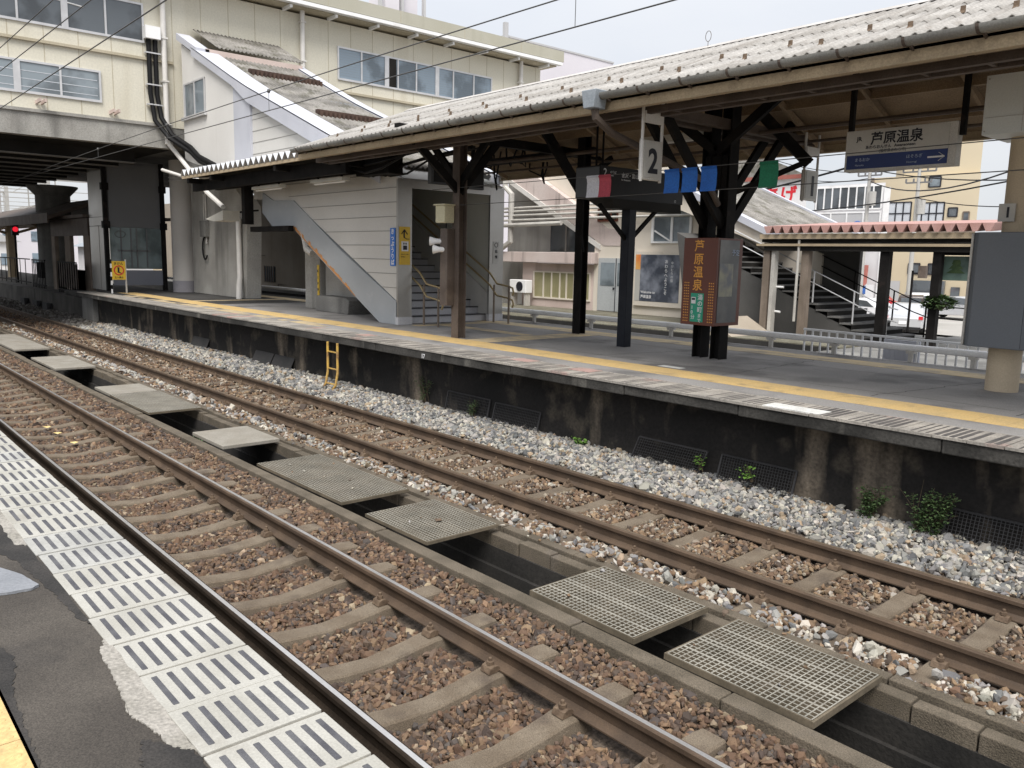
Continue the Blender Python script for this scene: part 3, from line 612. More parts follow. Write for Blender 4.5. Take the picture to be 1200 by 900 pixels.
# weeds
def leaf_cluster(mb, c, r, n, size, squash=1.0):
    for _ in range(n):
        p = Vector((rr.gauss(0, 1) * r[0], rr.gauss(0, 1) * r[1], rr.random() * r[2])) + Vector(c); a = rr.uniform(0, 6.3); s_ = size * rr.uniform(.6, 1.3)
        d = Vector((math.cos(a), math.sin(a), rr.uniform(-.5, .6))).normalized(); sd_ = d.cross(Vector((0, 0, 1))).normalized() * s_ * .42
        mb.add([p, p + d * s_ * .5 + sd_ + Vector((0, 0, .008)), p + d * s_, p + d * s_ * .5 - sd_ + Vector((0, 0, .008))], [(0, 1, 2, 3)])
def weed(x, y, z, w_, h, n, label, size=.045, mat='leaf', stems=6):
    t = thing('weed', (x, y, z), label, 'weed'); m = MB(); s_ = MB()
    for i in range(stems):
        bx, tx = x + rr.uniform(-w_, w_) * .4, x + rr.uniform(-w_, w_); tz = z + h * rr.uniform(.6, 1)
        s_.tube([(bx, y, z - .03), ((bx + tx) / 2, y - .02, (z + tz) / 2), (tx, y + rr.uniform(-.06, .02), tz)], [.005, .004, .002], 5)
        for k in range(n // stems):
            u = rr.random() ** .7; px = bx + (tx - bx) * u; leaf_cluster(m, (px + rr.gauss(0, .02), y - .02 + rr.uniform(-.06, .03), z + (tz - z) * u), (.012, .012, .01), 1, size)
    for i in range(stems // 2): s_.tube([(x + rr.uniform(-w_, w_) * .6, y, z - .02), (x + rr.uniform(-w_, w_) * 1.1, y - .03, z + h * rr.uniform(.5, 1.2))], [.004, .0015], 5)
    s_.build('stem', 'stem', t); m.build('foliage', mat, t)
weed(-3.66, 8.02, -.08, .18, .42, 420, 'dark leafy weed at the wall, left of a mesh panel', .036, stems=8); weed(-3.10, 7.98, -.10, .28, .5, 760, 'dense dark bushy weed beside the rightmost mesh panel', .036, stems=13)
weed(-11.45, 8.07, 0, .25, .45, 160, 'thin ivy climbing the stained platform wall', .035); weed(-10.1, 8.03, -.06, .14, .3, 150, 'small weed in front of the upper left mesh panel', .03)
weed(-7.65, 8.0, -.06, .16, .10, 70, 'low bright green weed sprouting from the pale stones', .05, 'leaf_bright', 4); weed(-5.0, 7.96, .05, .12, .2, 40, 'bright green leaves growing through a mesh panel', .05, 'leaf_bright', 3)
weed(-5.7, 8.0, .02, .1, .22, 30, 'few pale green leaves at the end of the tilted mesh panel', .045, 'leaf_bright', 3)
weed(-12.55, 4.66, -.72, .3, .4, 160, 'weed growing up inside the open drainage channel', .04); weed(-1.72, 4.6, -.72, .15, .3, 40, 'small yellow green weed in the channel by the last grating', .05, 'leaf_bright', 3)
m = MB(); text_mesh(m, '17', .10, (-11.0, 7.672, .81), bold=.02); tag(m.build('platform_number', 'inkwhite'), 'white painted number 17 on the platform edge beam', 'marking')
# ------------------------------------------------------------------ station concourse spanning the tracks (facade at x = FX, facing +x)
FX = -28.0
st = thing('station_concourse', (FX - 10, 12, 5.7), 'cream clad station concourse building bridging the tracks', 'station building')
m = MB(); m.box(FX - 20, FX, -8, 25.8, 6.35, 10.72); m.mat(1)
y = -7.6
while y < 25.6:
    m.box(FX, FX + .004, y - .01, y + .01, 6.38, 10.7); y += .92
m.build('wall', ['cream', 'cream_dark'], st)
m = MB(); m.box(FX - 20, FX + .06, -8, 9.75, 5.68, 6.33); m.box(FX - .2, FX + .12, -8, 9.75, 6.33, 6.42); m.build('concrete_beam', 'conc', st)
m = MB(); m.box(FX - 20, FX - .02, 9.76, 26, 5.9, 6.34); m.build('floor_slab', 'conc_dark', st)
m = MB(); m.box(FX + .005, FX + .09, -8, 9.85, 8.30, 8.38); m.box(FX + .005, FX + .09, 15.1, 25.7, 8.28, 8.36); m.build('ledge', 'cream_dark', st)
m = MB(); m.box(FX - 20.5, FX + .75, -8, 26.5, 10.98, 11.42); m.mat(1)
for y in range(-6, 26, 3): m.box(FX + .75, FX + .755, y, y + .015, 10.98, 11.42)
m.build('roof', ['fascia_olive', 'cream_dark'], st)
m = MB(); m.box(FX - .5, FX + .5, -8, 26.3, 10.80, 10.97); m.mat(1); m.box(FX + .55, FX + .78, -8, 26.4, 10.83, 10.95)
for k in range(20):
    y = -7 + k * 1.72; m.box(FX, FX + .62, y, y + .09, 10.70, 10.80)
m.build('roof_gutter', ['cream_dark', 'white'], st)
for yy, z0, z1 in ((9.56, 5.8, 10.8), (14.32, 8.5, 10.8), (24.55, 8.0, 10.8)):
    m = MB(); m.tube([(FX + .14, yy, z0), (FX + .14, yy, z1)], .085, 10)
    for z in np.arange(z0 + .6, z1, 1.3): m.box(FX + .0, FX + .24, yy - .1, yy + .1, z, z + .05)
    m.build('downpipe', 'white_pipe', st, smooth=True)
def window(y0, y1, z0, z1, muls, glass, thick=(), blinds=False):
    m = MB(); f = .05; X = FX
    m.box(X + .003, X + .05, y0, y1, z0 - .06, z0 + .01); m.box(X + .003, X + .05, y0, y1, z1 - .01, z1 + .05)
    for y in [y0] + list(muls) + [y1]:
        w_ = .09 if y in thick else .028; m.box(X + .004, X + .055, y - w_, y + w_, z0 - .055, z1 + .045)
    fr = m.build('window_frame', 'alum', st)
    m = MB(); m.box(X + .004, X + .02, y0 + .02, y1 - .02, z0, z1); m.build('pane', glass, fr)
    if blinds:
        m = MB()
        for z in np.arange(z0 + .12, z1 - .1, .22 if blinds == 1 else .09): m.box(X + .021, X + .026, y0 + .08, y1 - .08, z, z + (.02 if blinds == 1 else .012))
        m.build('blind', 'curtain' if blinds == 1 else 'glassbl', fr)
window(3.1, 8.98, 8.86, 9.92, (4.6, 5.55, 6.78, 7.9), 'glassdk', (6.78,), 0)
window(2.6, 7.66, 6.90, 7.72, (3.6, 4.6, 5.45, 6.58), 'glassbl', (5.45,), 1)
window(-3.2, 1.2, 6.90, 9.9, (-1.0,), 'glassdk')
window(15.78, 23.0, 8.80, 9.86, (16.75, 17.85, 18.35, 19.2, 20.2, 21.0, 22.05), 'glasspane', (17.85, 20.2), 2)
m = MB(); m.box(FX + .03, FX + .06, 17.95, 18.26, 8.82, 9.84); m.build('window_gap', 'dark', st)
m = MB(); m.tube([(FX + .03, 5.3, 9.72), (FX + .03, 7.3, 9.52)], .02, 6); m.build('strip_lamp', 'white', st)
for yy, zz in ((5.9, 6.62), (7.9, 6.58)):
    m = MB(); m.bar((FX, yy, zz), (FX + .32, yy + .06, zz + .05), .05, .10); m.bar((FX, yy + .14, zz), (FX + .32, yy + .2, zz + .05), .05, .10); m.build('bracket', 'pinkwall', st)
# underside girders and piers
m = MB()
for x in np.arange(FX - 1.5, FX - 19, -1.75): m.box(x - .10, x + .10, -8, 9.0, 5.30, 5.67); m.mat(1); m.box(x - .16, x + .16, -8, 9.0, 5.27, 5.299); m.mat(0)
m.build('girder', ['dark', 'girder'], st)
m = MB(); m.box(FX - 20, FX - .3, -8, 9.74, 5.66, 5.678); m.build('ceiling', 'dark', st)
m = MB(); m.cyl((FX - 16.8, 9.9), .75, -.9, 4.9, 20); m.lathe([(.75, 0), (1.1, .38), (1.1, .45)], (FX - 16.8, 9.9, 4.9), 20); m.build('pier', 'conc_dark', st, smooth=True)
t = thing('round_pillar', (-31.1, 11.1, ZQ), 'thick round pale pillar with a grey band at its foot', 'pillar')
m = MB(); m.cyl((-31.1, 11.1), .41, ZQ + .42, 5.65, 24); m.build('shaft', 'rcol', t, smooth=True); m = MB(); m.cyl((-31.1, 11.1), .42, ZQ, ZQ + .42, 24); m.build('foot_band', 'rcol_base', t, smooth=True)
m = MB()
for z in (5.05, 4.93): m.tube([(-31.1 + .43 * math.cos(a), 11.1 + .43 * math.sin(a), z) for a in np.linspace(0, 6.283, 20)], .015, 6)
m.build('clamp_band', 'alum', t)
# concrete support wall under the stair
t = thing('support_wall', (-28.2, 11.3, ZQ), 'bare grey concrete support wall with conduits beside the round pillar', 'wall')
m = MB(); m.prism([(-30.5, 11.2, ZQ), (-25.9, 11.2, ZQ), (-25.75, 11.2, 3.35), (-25.75, 11.2, 3.9), (-28.2, 11.2, 5.65), (-30.5, 11.2, 5.65)], (0, .5, 0)); m.build('concrete', 'conc', t, bevel=.02)
m = MB(); m.tube([(-29.0, 11.15, 5.5), (-29.0, 11.15, 3.0), (-28.9, 11.1, 2.7)], .03, 6); m.tube([(-29.2, 11.16, 4.4), (-29.2, 11.16, 3.2)], .02, 6); m.build('conduit', 'cond', t)
m = MB(); m.box(-29.35, -28.85, 11.05, 11.19, 2.95, 3.5); m.build('junction_box', 'conc_dark', t)
m = MB(); m.tube([(-29.1 + .22 * math.cos(a), 11.12, 2.55 + .38 * math.sin(a)) for a in np.linspace(.6, 5.6, 14)], .03, 6); m.build('cable_loop', 'cable', t)
# downpipe from facade to platform
t = thing('drain_pipe', (-26.2, 11.0, ZQ), 'white drain pipe slanting down from the concourse to the platform', 'pipe')
m = MB(); m.tube([(FX + .14, 9.56, 5.85), (FX + .3, 9.75, 5.55), (-25.5, 9.88, 4.2), (-24.4, 9.9, 3.75)], .07, 8); m.tube([(-27.4, 9.2, 4.95), (-25.6, 9.6, 4.55)], .05, 8); m.build('slanting_pipe', 'white_pipe', t, smooth=True)
m = MB(); m.tube([(-26.15, 11.1, 3.5), (-26.15, 11.1, 1.65), (-26.0, 11.0, 1.4), (-26.0, 10.98, ZQ)], .09, 10); m.build('upright_pipe', 'white_pipe', t, smooth=True)
t = thing('lamp_hood', (-24.2, 9.9, 3.6), 'cream sheet metal lamp hood below the zigzag roof edge', 'lamp')
m = MB(); m.prism([(-25.0, 9.6, 3.40), (-23.7, 9.6, 3.62), (-23.7, 9.6, 3.34), (-24.4, 9.6, 3.32)], (0, .5, 0)); m.build('hood', 'tube', t); m = MB(); m.bar((-24.2, 10.2, 3.6), (-24.2, 10.9, 3.7), .05, .05); m.build('arm', 'black', t)
# black cables on the facade
t = thing('cable_run', (FX + .2, 9.2, 6), 'thick black cable bundle running down the facade from a white box', 'cables')
for k, dy in enumerate((0, .2)):
    m = MB(); m.tube([(FX + .12, 9.1 + dy, 8.95), (FX + .12, 9.1 + dy, 7.3), (FX + .14, 9.2 + dy, 6.5 + .1 * k), (FX + .5, 9.5 + dy * .5, 5.95 + .1 * k), (-26.7, 9.86, 5.5 + .14 * k), (-26.1, 9.88, 5.2 + .12 * k), (-23.9, 9.9, 4.6 + .1 * k)], .075, 8); m.build('cable', 'cable', t, smooth=True)
m = MB(); m.box(FX + .005, FX + .3, 8.97, 9.42, 8.93, 9.3); m.build('top_box', 'white', t)
for z in (8.5, 7.55, 6.95):
    m = MB(); m.box(FX + .03, FX + .2, 8.98, 9.44, z, z + .04); m.build('clamp', 'alum', t)

# ------------------------------------------------------------------ lift
t = thing('lift_shaft', (-33.5, 9.8, ZQ), 'dark grey lift shaft with glazed lower half and steel side', 'lift')
LX, LY = -32.45, 8.86
m = MB(); m.box(LX - 2.3, LX - .08, LY + .05, LY + 2.0, 3.25, 5.6); m.box(LX - .08, LX - .02, LY + .1, LY + 1.9, 3.25, 5.5); m.build('upper_panel', 'liftgrey', t)
m = MB(); m.mat(0); m.box(LX - 2.2, LX - .08, LY, LY + .048, 3.62, 5.6); m.box(LX - 2.1, LX - .08, LY - .03, LY + .02, 3.3, 3.6); m.box(LX - 2.2, LX - .08, LY, LY + .048, ZQ, 3.28)
for x in (-1.0, -.12): m.box(LX + x - .03, LX + x, LY - .012, LY, ZQ, 3.28)
m.build('steel_side', 'stainless', t)
for yy in (LY - .02, LY + 1.98):
    m = MB(); m.box(LX - .1, LX + .06, yy - .07, yy + .07, ZQ, 5.6)
    for z in (3.2, 4.55): m.box(LX - .15, LX + .1, yy - .11, yy + .12, z, z + .25)
    m.build('corner_post', 'black', t)
m = MB(); m.box(LX - .05, LX - .03, LY + .1, LY + 1.9, 1.75, 3.24); m.build('glass', 'liftglass', t)
m = MB()
for yy in (.45, .8, 1.0, 1.35): m.box(LX - .03, LX - .01, LY + yy, LY + yy + .045, 1.78, 3.22)
m.box(LX - .03, LX - .01, LY + .35, LY + 1.5, 2.38, 2.44); m.tube([(LX, LY + .45 + .18 * math.cos(a), 3.0 + .12 * math.sin(a)) for a in np.linspace(0, 6.283, 14)], .012, 5); m.build('door_frame', 'liftgrey', t)
m = MB(); m.box(LX - .04, LX, LY + .15, LY + 1.9, 1.15, 1.70); m.build('lower_panel', 'liftlow', t)
# warning board on a striped stand
t = thing('warning_board', (-30.5, 8.62, ZQ), 'yellow prohibition board on a black and white striped stand by the lift', 'sign')
m = MB(); m.box(-30.5, -30.47, 8.42, 8.86, 1.42, 2.05); b_ = m.build('board', 'signyellow', t)
m = MB(); m.tube([(-30.463, 8.64 + .15 * math.cos(a), 1.74 + .15 * math.sin(a)) for a in np.linspace(0, 6.283, 20)], .018, 5); m.build('red_ring', 'red', b_)
m = MB(); m.box(-30.47, -30.464, 8.60, 8.66, 1.66, 1.84); m.bar((-30.466, 8.62, 1.68), (-30.466, 8.72, 1.64), .01, .03); text_mesh(m, 'きけん', .105, (-30.468, 8.475, 1.93), (0, 1, 0), bold=.02); text_mesh(m, '立入禁止', .075, (-30.468, 8.49, 1.47), (0, 1, 0), bold=.02); m.build('lettering', 'ink', b_)
for yy in (8.40, 8.87):
    m = MB()
    for k in range(8): m.mat(k % 2); m.box(-30.52, -30.475, yy - .022, yy + .022, ZQ + k * .145, ZQ + (k + 1) * .145)
    m.build('striped_leg', ['white', 'black'] if yy < 8.5 else ['cond', 'cond'], t)

# ------------------------------------------------------------------ covered staircase (side wall plane y = SY)
SY, SX = 9.95, -15.2
sw = thing('staircase', (-20, 11.5, ZQ), 'covered staircase with grey siding rising from platform to concourse', 'staircase')
m = MB()
m.prism([(-15.19, SY + .02, 1.45), (-15.19, SY + .02, 4.08), (-15.6, SY + .02, 4.2), (-17.6, SY + .02, 4.85), (-22.4, SY + .02, 6.6), (-22.4, SY + .02, 3.9), (-20.0, SY + .02, 3.75)], (0, .12, 0))
m.mat(1)
for z in np.arange(1.75, 6.7, .305):
    xl = -15.25 if z < 4.1 else -15.7 - (z - 4.2) * 2.8; xr = max(-22.38, -15.25 - (z - 1.47) * 2.08) if z < 4.0 else -22.38
    if xl > xr + .1: m.box(xr, xl, SY + .012, SY + .021, z - .006, z + .006)
m.build('side_wall', ['siding', 'seam'], sw)
m = MB(); m.prism([(-15.19, SY, .955), (-15.19, SY, 1.44), (-17.57, SY, 2.52), (-19.98, SY, 3.78), (-21.15, SY, 3.82), (-21.8, SY, 4.05), (-21.85, SY, 3.53), (-21.2, SY, 3.12), (-20.1, SY, 3.12), (-18.07, SY, 2.05), (-15.9, SY, .955)], (0, .15, 0)); sg = m.build('stringer', 'stringer', sw)
m = MB(); r2 = random.Random(3)
for k in range(26):
    u = k / 26; x = -20.05 + u * 3.1; z = 3.10 - u * 1.62; h = r2.uniform(.03, .13) * (1.2 - .5 * u)
    m.quad((x, SY - .003, z + .005), (x + .13, SY - .003, z - .063), (x + .12, SY - .003, z - .06 + h), (x + .02, SY - .003, z + h * .9))
m.build('peeling_paint', 'peel', sg)
m = MB(); m.box(-20.1, -19.2, SY + .3, SY + .5, 2.6, 3.0); m.tube([(-19.9, SY + .1, 3.05), (-19.6, SY + .08, 2.95), (-19.45, SY + .08, 2.55), (-19.2, SY + .1, 2.45)], .09, 8); m.build('bent_duct', 'cond', sw, smooth=True)
# entrance frame
for y0, y1, nm in ((SY, 10.31, 'left'), (12.5, 12.92, 'right')):
    m = MB(); m.box(SX - .02, SX + .04, y0, y1, 1.12, 4.05); m.mat(1); m.box(SX - .05, SX + .06, y0 - .005, y1 + .005, .955, 1.119); m.build('entrance_post', ['stainless', 'step_edge'], sw)
m = MB(); m.box(SX - .02, SX + .04, 10.312, 12.498, 3.88, 4.06); m.build('entrance_lintel', 'stainless', sw)
m = MB(); m.prism([(SX - .03, 12.62, .96), (SX - .03, 12.62, 4.1), (-17.5, 12.62, 4.85), (-22.4, 12.62, 6.5), (-28, 12.62, 8.6), (-28, 12.62, 6.4), (-20.5, 12.62, 3.2), (-16.0, 12.62, .96)], (0, .3, 0)); m.build('inner_wall', 'inner', sw)
m = MB(); m.prism([(SX - .06, 12.56, .96), (SX - .06, 12.56, 1.6), (-20.5, 12.56, 4.5), (-20.5, 12.56, 3.4)], (0, .05, 0)); m.build('inner_skirting', 'siding', sw)
m = MB(); m.prism([(SX - .05, 10.14, .96), (SX - .05, 10.14, 1.05), (-21, 10.14, 4.1), (-21, 10.14, 5.9), (SX - .05, 10.14, 3.95)][::-1], (0, .05, 0)); m.build('inner_wall', 'inner', sw)
m = MB(); m.prism([(SX - .1, 10.2, 4.1), (-17.5, 10.2, 4.9), (-22.4, 10.2, 6.6), (-27.5, 10.2, 8.5), (-27.5, 10.2, 8.4), (-22.4, 10.2, 6.5), (-17.5, 10.2, 4.8), (SX - .1, 10.2, 4.0)], (0, 2.4, 0)); m.build('soffit', 'siding', sw)
m = MB(); m.box(-22.2, -22.1, 10.3, 12.5, 3.4, 6.4); m.build('landing_wall', 'bldgrey', sw)
m = MB(); m.box(-22.0, -21.96, 10.3, 11.35, 3.85, 6.2); f_ = m.build('landing_window', 'glassbl', sw); m = MB()
for yy in (10.35, 10.95): m.box(-21.95, -21.9, yy, yy + .06, 3.8, 6.2)
m.build('window_bar', 'white', f_)
m = MB(); rise, run = .158, .30
for k in range(22):
    x1 = SX - .12 - k * run; z = .955 + (k + 1) * rise
    m.mat(0); m.box(x1 - run - .03, x1, 10.20, 12.55, z - .03, z); m.mat(1); m.box(x1 - .03, x1 - .012, 10.2, 12.55, z - rise + .002, z - .031); m.mat(2); m.box(x1 - .04, x1 + .004, 10.2, 12.55, z - .012, z + .004)
m.build('flight', ['step', 'step_edge', 'black'], sw)
for y_, ext, lab in ((10.42, 10.75, 0), (12.40, 12.75, 1)):
    hr = MB()
    for dz in (0, -.27):
        a = 1.80 + dz; hr.tube([(-20.5, y_, a + 3.15), (-15.0, y_, a + .28), (-14.75, y_, a + .05), (-14.35, y_ + .03 * lab, a)] + [(-14.2, y_, a - .03), (-14.16, y_, a - .13), (-14.2, y_, a - .20)], .023, 8)
    h_ = hr.build('handrail', 'brass', sw, smooth=True)
    for x in (-14.85, -14.32):
        q = MB(); q.tube([(x, y_, ZQ), (x, y_, 1.82)], .024, 8); q.build('rail_post', 'woodpost', h_)
# upper enclosure (white rendered) and its two stepped slate roofs
m = MB(); m.prism([(-27.45, SY, 4.75), (-27.45, SY, 8.85), (-26.25, SY, 8.33), (-23.45, SY, 7.1), (-23.45, SY, 4.75)], (0, 3.3, 0)); m.mat(1); m.prism([(-27.47, SY - .01, 5.4), (-27.3, SY - .01, 5.3), (-24.1, SY - .01, 4.6), (-24.3, SY - .01, 4.5), (-27.47, SY - .01, 5.2)], (0, .008, 0)); m.build('upper_wall', ['encl', 'conc_dark'], sw)
m = MB(); m.box(-27.27, -25.6, SY - .015, SY + .02, 6.64, 7.57); wf = m.build('window', 'glassbl', sw); m = MB()
for a, b in ((-27.3, -27.22), (-26.47, -26.4), (-25.66, -25.58)): m.box(a, b, SY - .035, SY - .016, 6.6, 7.6)
m.box(-27.4, -25.5, SY - .10, SY - .017, 6.5, 6.6); m.box(-27.3, -25.58, SY - .03, SY - .016, 7.57, 7.62); m.build('window_frame', 'alum', wf)
m = MB(); m.prism([(-23.46, SY - .05, 4.6), (-22.38, SY - .05, 4.6), (-22.38, SY - .05, 6.7), (-23.46, SY - .05, 6.98)], (0, .15, 0)); m.build('pilaster', 'lilac', sw)
def slope(x): return float(np.interp(x, [-27.6, -26.3, -23.4, -22.4, -17.6, -15.6], [9.03, 8.47, 7.22, 6.81, 5.02, 4.28]))
def slate(x0, x1, y0, y1, zf, name, parent, mat, pitch=.13, amp=.026, th=.012, along='x'):
    """corrugated sheet; ridges run along x, waves across y"""
    n = int((y1 - y0) / pitch * 8); vs = []
    for j in range(2):
        for i in range(n + 1):
            y = y0 + (y1 - y0) * i / n; x = (x0, x1)[j]; vs.append((x, y, zf(x) + amp * math.cos(2 * math.pi * y / pitch)))
    mm = MB(); mm.add(vs, [(i, i + 1, n + 2 + i, n + 1 + i) for i in range(n)]); o = mm.build(name, mat, parent, smooth=True); s_ = o.modifiers.new('thick', 'SOLIDIFY'); s_.thickness = th; return o
slate(-27.9, -26.0, SY + .55, 13.4, lambda x: 9.27 + (x + 27.45) * -.45, 'slate_roof', sw, 'roofs_dark')
m = MB(); m.box(-26.05, -26.0, SY + .2, 13.35, 8.15, 8.52); m.build('roof_step', 'pinkwall', sw)
xs = (-26.3, -23.4, -22.4, -19.4, -16.0)
for a, b in zip(xs[:-1], xs[1:]): slate(a - .1, b, SY + .75, 13.25, lambda x, a=a: slope(x) + .02, 'slate_roof', sw, 'roofs_dark')
m = MB()
for y0, y1 in ((SY - .12, SY + .60), (13.2, 13.55)):
    X_ = (-26.35, -23.4, -22.4, -17.6, -15.7); m.prism([(x, y0, slope(x) + .08) for x in X_] + [(x, y0, slope(x) - (.17 if x < -23 else .34)) for x in X_[::-1]], (0, .03, 0))
    for a, b in zip(X_[:-1], X_[1:]): m.prism([(a, y0, slope(a) + .081), (b, y0, slope(b) + .081), (b, y0, slope(b) + .05), (a, y0, slope(a) + .05)], (0, y1 - y0, 0))
m.prism([(-27.6, SY - .1, 9.2), (-26.0, SY - .1, 8.5), (-26.0, SY - .1, 8.3), (-27.6, SY - .1, 9.0)], (0, .42, 0)); m.build('barge_board', 'lilac', sw)
for x in (-24.4, -20.3):
    m = MB(); m.box(x - .06, x + .06, SY + .85, 13.1, slope(x) + .03, slope(x) + .15)
    for y in np.arange(SY + .9, 13.1, .13): m.box(x + .06, x + .16, y, y + .06, slope(x) - .05, slope(x) + .10)
    m.build('snow_bar', MT['rusty_bar'], sw)
m = MB(); m.bar((-23.5, SY - .1, 7.1), (-22.2, 13.3, 6.75), .12, .06); m.build('cross_bar', 'gutter_blue', sw)

# signs on the staircase front
m = MB(); m.box(SX + .041, SX + .055, 9.985, 10.255, 2.25, 3.06)
sg = thing('stair_sign', (SX + .05, 10.1, 2.25), 'yellow vertical sign with bent arrow on the left stair post', 'sign'); m.build('plate', 'signyellow', sg)
m = MB(); X = SX + .0555
m.bar((X, 10.10, 2.82), (X, 10.10, 2.98), .012, .03, (0, 1, 0)); m.bar((X, 10.10, 3.0), (X, 10.03, 2.90), .012, .03, (1, 0, 0)); m.bar((X, 10.10, 3.0), (X, 10.18, 2.90), .012, .03, (1, 0, 0)); m.bar((X, 10.10, 2.83), (X, 10.16, 2.80), .012, .03, (1, 0, 0)); m.bar((X, 10.15, 2.80), (X, 10.23, 2.80), .012, .03, (1, 0, 0))
m.build('arrow', 'ink', sg)
m = MB(); m.box(X, X + .003, 10.03, 10.21, 2.54, 2.75); p_ = m.build('pictogram_panel', 'inkwhite', sg); m = MB(); m.box(X + .0032, X + .006, 10.07, 10.17, 2.57, 2.66); m.box(X + .0032, X + .006, 10.075, 10.105, 2.68, 2.72); m.box(X + .0032, X + .006, 10.13, 10.16, 2.68, 2.72); m.build('pictogram', 'ink', p_)
m = MB(); text_mesh(m, 'エレベーター', .036, (X, 10.015, 2.46), (0, 1, 0), bold=.01); text_mesh(m, 'Elevator', .034, (X, 10.015, 2.41), (0, 1, 0)); m.build('lettering', 'ink', sg)
sg = thing('exit_sign', (-15.34, SY - .01, 2.25), 'narrow blue vertical sign with white characters on the stair siding', 'sign')
m = MB(); m.box(-15.46, -15.26, SY - .004, SY + .011, 2.22, 3.03); m.build('plate', 'signblue', sg); m = MB(); vtext(m, 'きっぷうりば', .125, (-15.42, SY - .006, 3.02), bold=.03); m.build('lettering', 'inkwhite', sg)
sg = thing('notice_sign', (SX + .05, 12.6, 2.3), 'narrow white vertical notice on the right stair post', 'sign')
m = MB(); m.box(SX + .041, SX + .05, 12.60, 12.78, 2.31, 2.82); m.build('plate', 'signwhite', sg); m = MB(); m.tube([(SX + .052, 12.69 + .05 * math.cos(a), 2.74 + .05 * math.sin(a)) for a in np.linspace(0, 6.283, 14)], .006, 5); vtext(m, '禁煙', .075, (SX + .052, 12.655, 2.67), (0, 1, 0), bold=.03, pitch=1.7); m.build('lettering', 'ink', sg)
# pillar and block below the stair, yellow tag
t = thing('stair_pillar', (-20.3, 10.95, ZQ), 'square concrete pillar under the stair stringer with a yellow tag', 'pillar')
m = MB(); m.box(-21.2, -20.35, 10.86, 11.5, ZQ, 2.9); m.box(-20.3, -18.6, 11.0, 11.4, ZQ, 2.4); m.build('concrete', 'conc', t, bevel=.02)
m = MB(); m.box(-20.46, -20.36, 10.84, 10.858, 1.3, 2.15); y_ = m.build('yellow_tag', 'signyellow', t); m = MB(); vtext(m, '頭上注意', .075, (-20.45, 10.838, 2.1), pitch=2.2, bold=.03); m.build('lettering', 'ink', y_)
m = MB(); m.prism([(-20.0, 10.55, ZQ), (-18.35, 10.55, ZQ), (-18.28, 10.55, 1.3), (-18.45, 10.55, 1.36), (-20.0, 10.55, 1.36)], (0, .7, 0)); tag(m.build('concrete_block', 'conc_dark', bevel=.02), 'low concrete block on the platform beside the stair pillar', 'block')
# far wall beyond the back tracks, seen under the stair
t = thing('trackside_wall', (-35, 20, -.5), 'tan concrete wall with a small barred window behind the staircase', 'wall')
m = MB(); m.box(-60, -25.8, 20.0, 20.4, -.9, 5.6); m.build('concrete', 'conc_tan', t)
m = MB(); m.box(-43.7, -42.45, 19.96, 19.995, .88, 1.72); wf = m.build('window', 'glassdk', t); m = MB()
for x in np.arange(-43.7, -42.4, .28): m.box(x, x + .05, 19.92, 19.955, .85, 1.75)
m.build('window_bar', 'woodpost', wf)
m = MB(); m.tube([(-46.3, 19.93, 4.0), (-46.3, 19.93, 1.2), (-45.8, 19.93, 1.0)], .05, 6); m.tube([(-46.0, 19.93, 2.3), (-43.6, 19.93, 2.3)], .03, 6); m.tube([(-41.9, 19.9, .1), (-41.9, 19.9, .8), (-40.9, 19.9, .8), (-40.9, 19.9, .1)], .05, 6); m.build('conduit', 'woodpost', t)
# ------------------------------------------------------------------ platform canopy (gable roof, eaves at y 7.9 / 13.4, ridge y 10.65)
EY, EZ, RY, RZ, XL, XR = 7.86, 4.50, 10.65, 5.60, -15.75, 12.0
cp = thing('platform_canopy', (-6, 10.9, ZQ), 'long platform canopy with grey corrugated slate gable roof on dark steel', 'canopy')
SL = (RZ - EZ) / (RY - EY)
def roof_course(y0, y1, name, dz, side):
    pitch, amp = .132, .022; n = int((XR - XL) / pitch * 8); vs = []
    for j in range(2):
        for i in range(n + 1):
            x = XL + (XR - XL) * i / n; y = (y0, y1)[j]; z = EZ + (y - EY) * SL + dz + (.016 if j == 0 else 0) + amp * math.cos(2 * math.pi * x / pitch)
            vs.append((x, y if side > 0 else 2 * RY - y, z))
    mm = MB(); mm.add(vs, [(i, i + 1, n + 2 + i, n + 1 + i) for i in range(n)]); o = mm.build(name, 'roofs', cp, smooth=True); s_ = o.modifiers.new('thick', 'SOLIDIFY'); s_.thickness = .011; s_.offset = 1
for side in (1, -1):
    for k, (a, b) in enumerate(((EY, 8.72), (8.62, 9.62), (9.52, 10.60))): roof_course(a, b, 'slate_sheet', .0, side)
m = MB()
m.prism([(XL - .02, RY - .16, RZ - .035), (XL - .02, RY, RZ + .04), (XL - .02, RY + .16, RZ - .035), (XL - .02, RY, RZ - .03)], (XR - XL + .04, 0, 0)); m.build('ridge_cap', 'ridge', cp)
m = MB()
for s_ in (1, -1):
    f = lambda y: y if s_ > 0 else 2 * RY - y
    m.prism([(XL, f(EY + .1), EZ - .06), (XL, f(RY), RZ - .07), (XL, f(RY), RZ - .1), (XL, f(EY + .1), EZ - .09)], (XR - XL, 0, 0))
m.build('roof_boards', 'board', cp)
for s_ in (1, -1):
    f = lambda y: y if s_ > 0 else 2 * RY - y
    m = MB(); m.box(XL, XR, f(EY + .10), f(EY + .14), EZ - .19, EZ - .035); m.box(XL, XR, f(EY + .08), f(EY + .18), EZ - .205, EZ - .188); m.build('fascia', 'fascia', cp)
    m = MB()
    for yy in (8.55, 9.25, 9.95):
        z = EZ + (yy - EY) * SL - .10; m.box(XL, XR, f(yy), f(yy + .07), z - .13, z + .01)
    m.build('purlin', 'board', cp)
m = MB(); m.box(XL, XR, RY - .08, RY + .08, RZ - .4, RZ - .12); m.build('ridge_beam', 'board', cp)
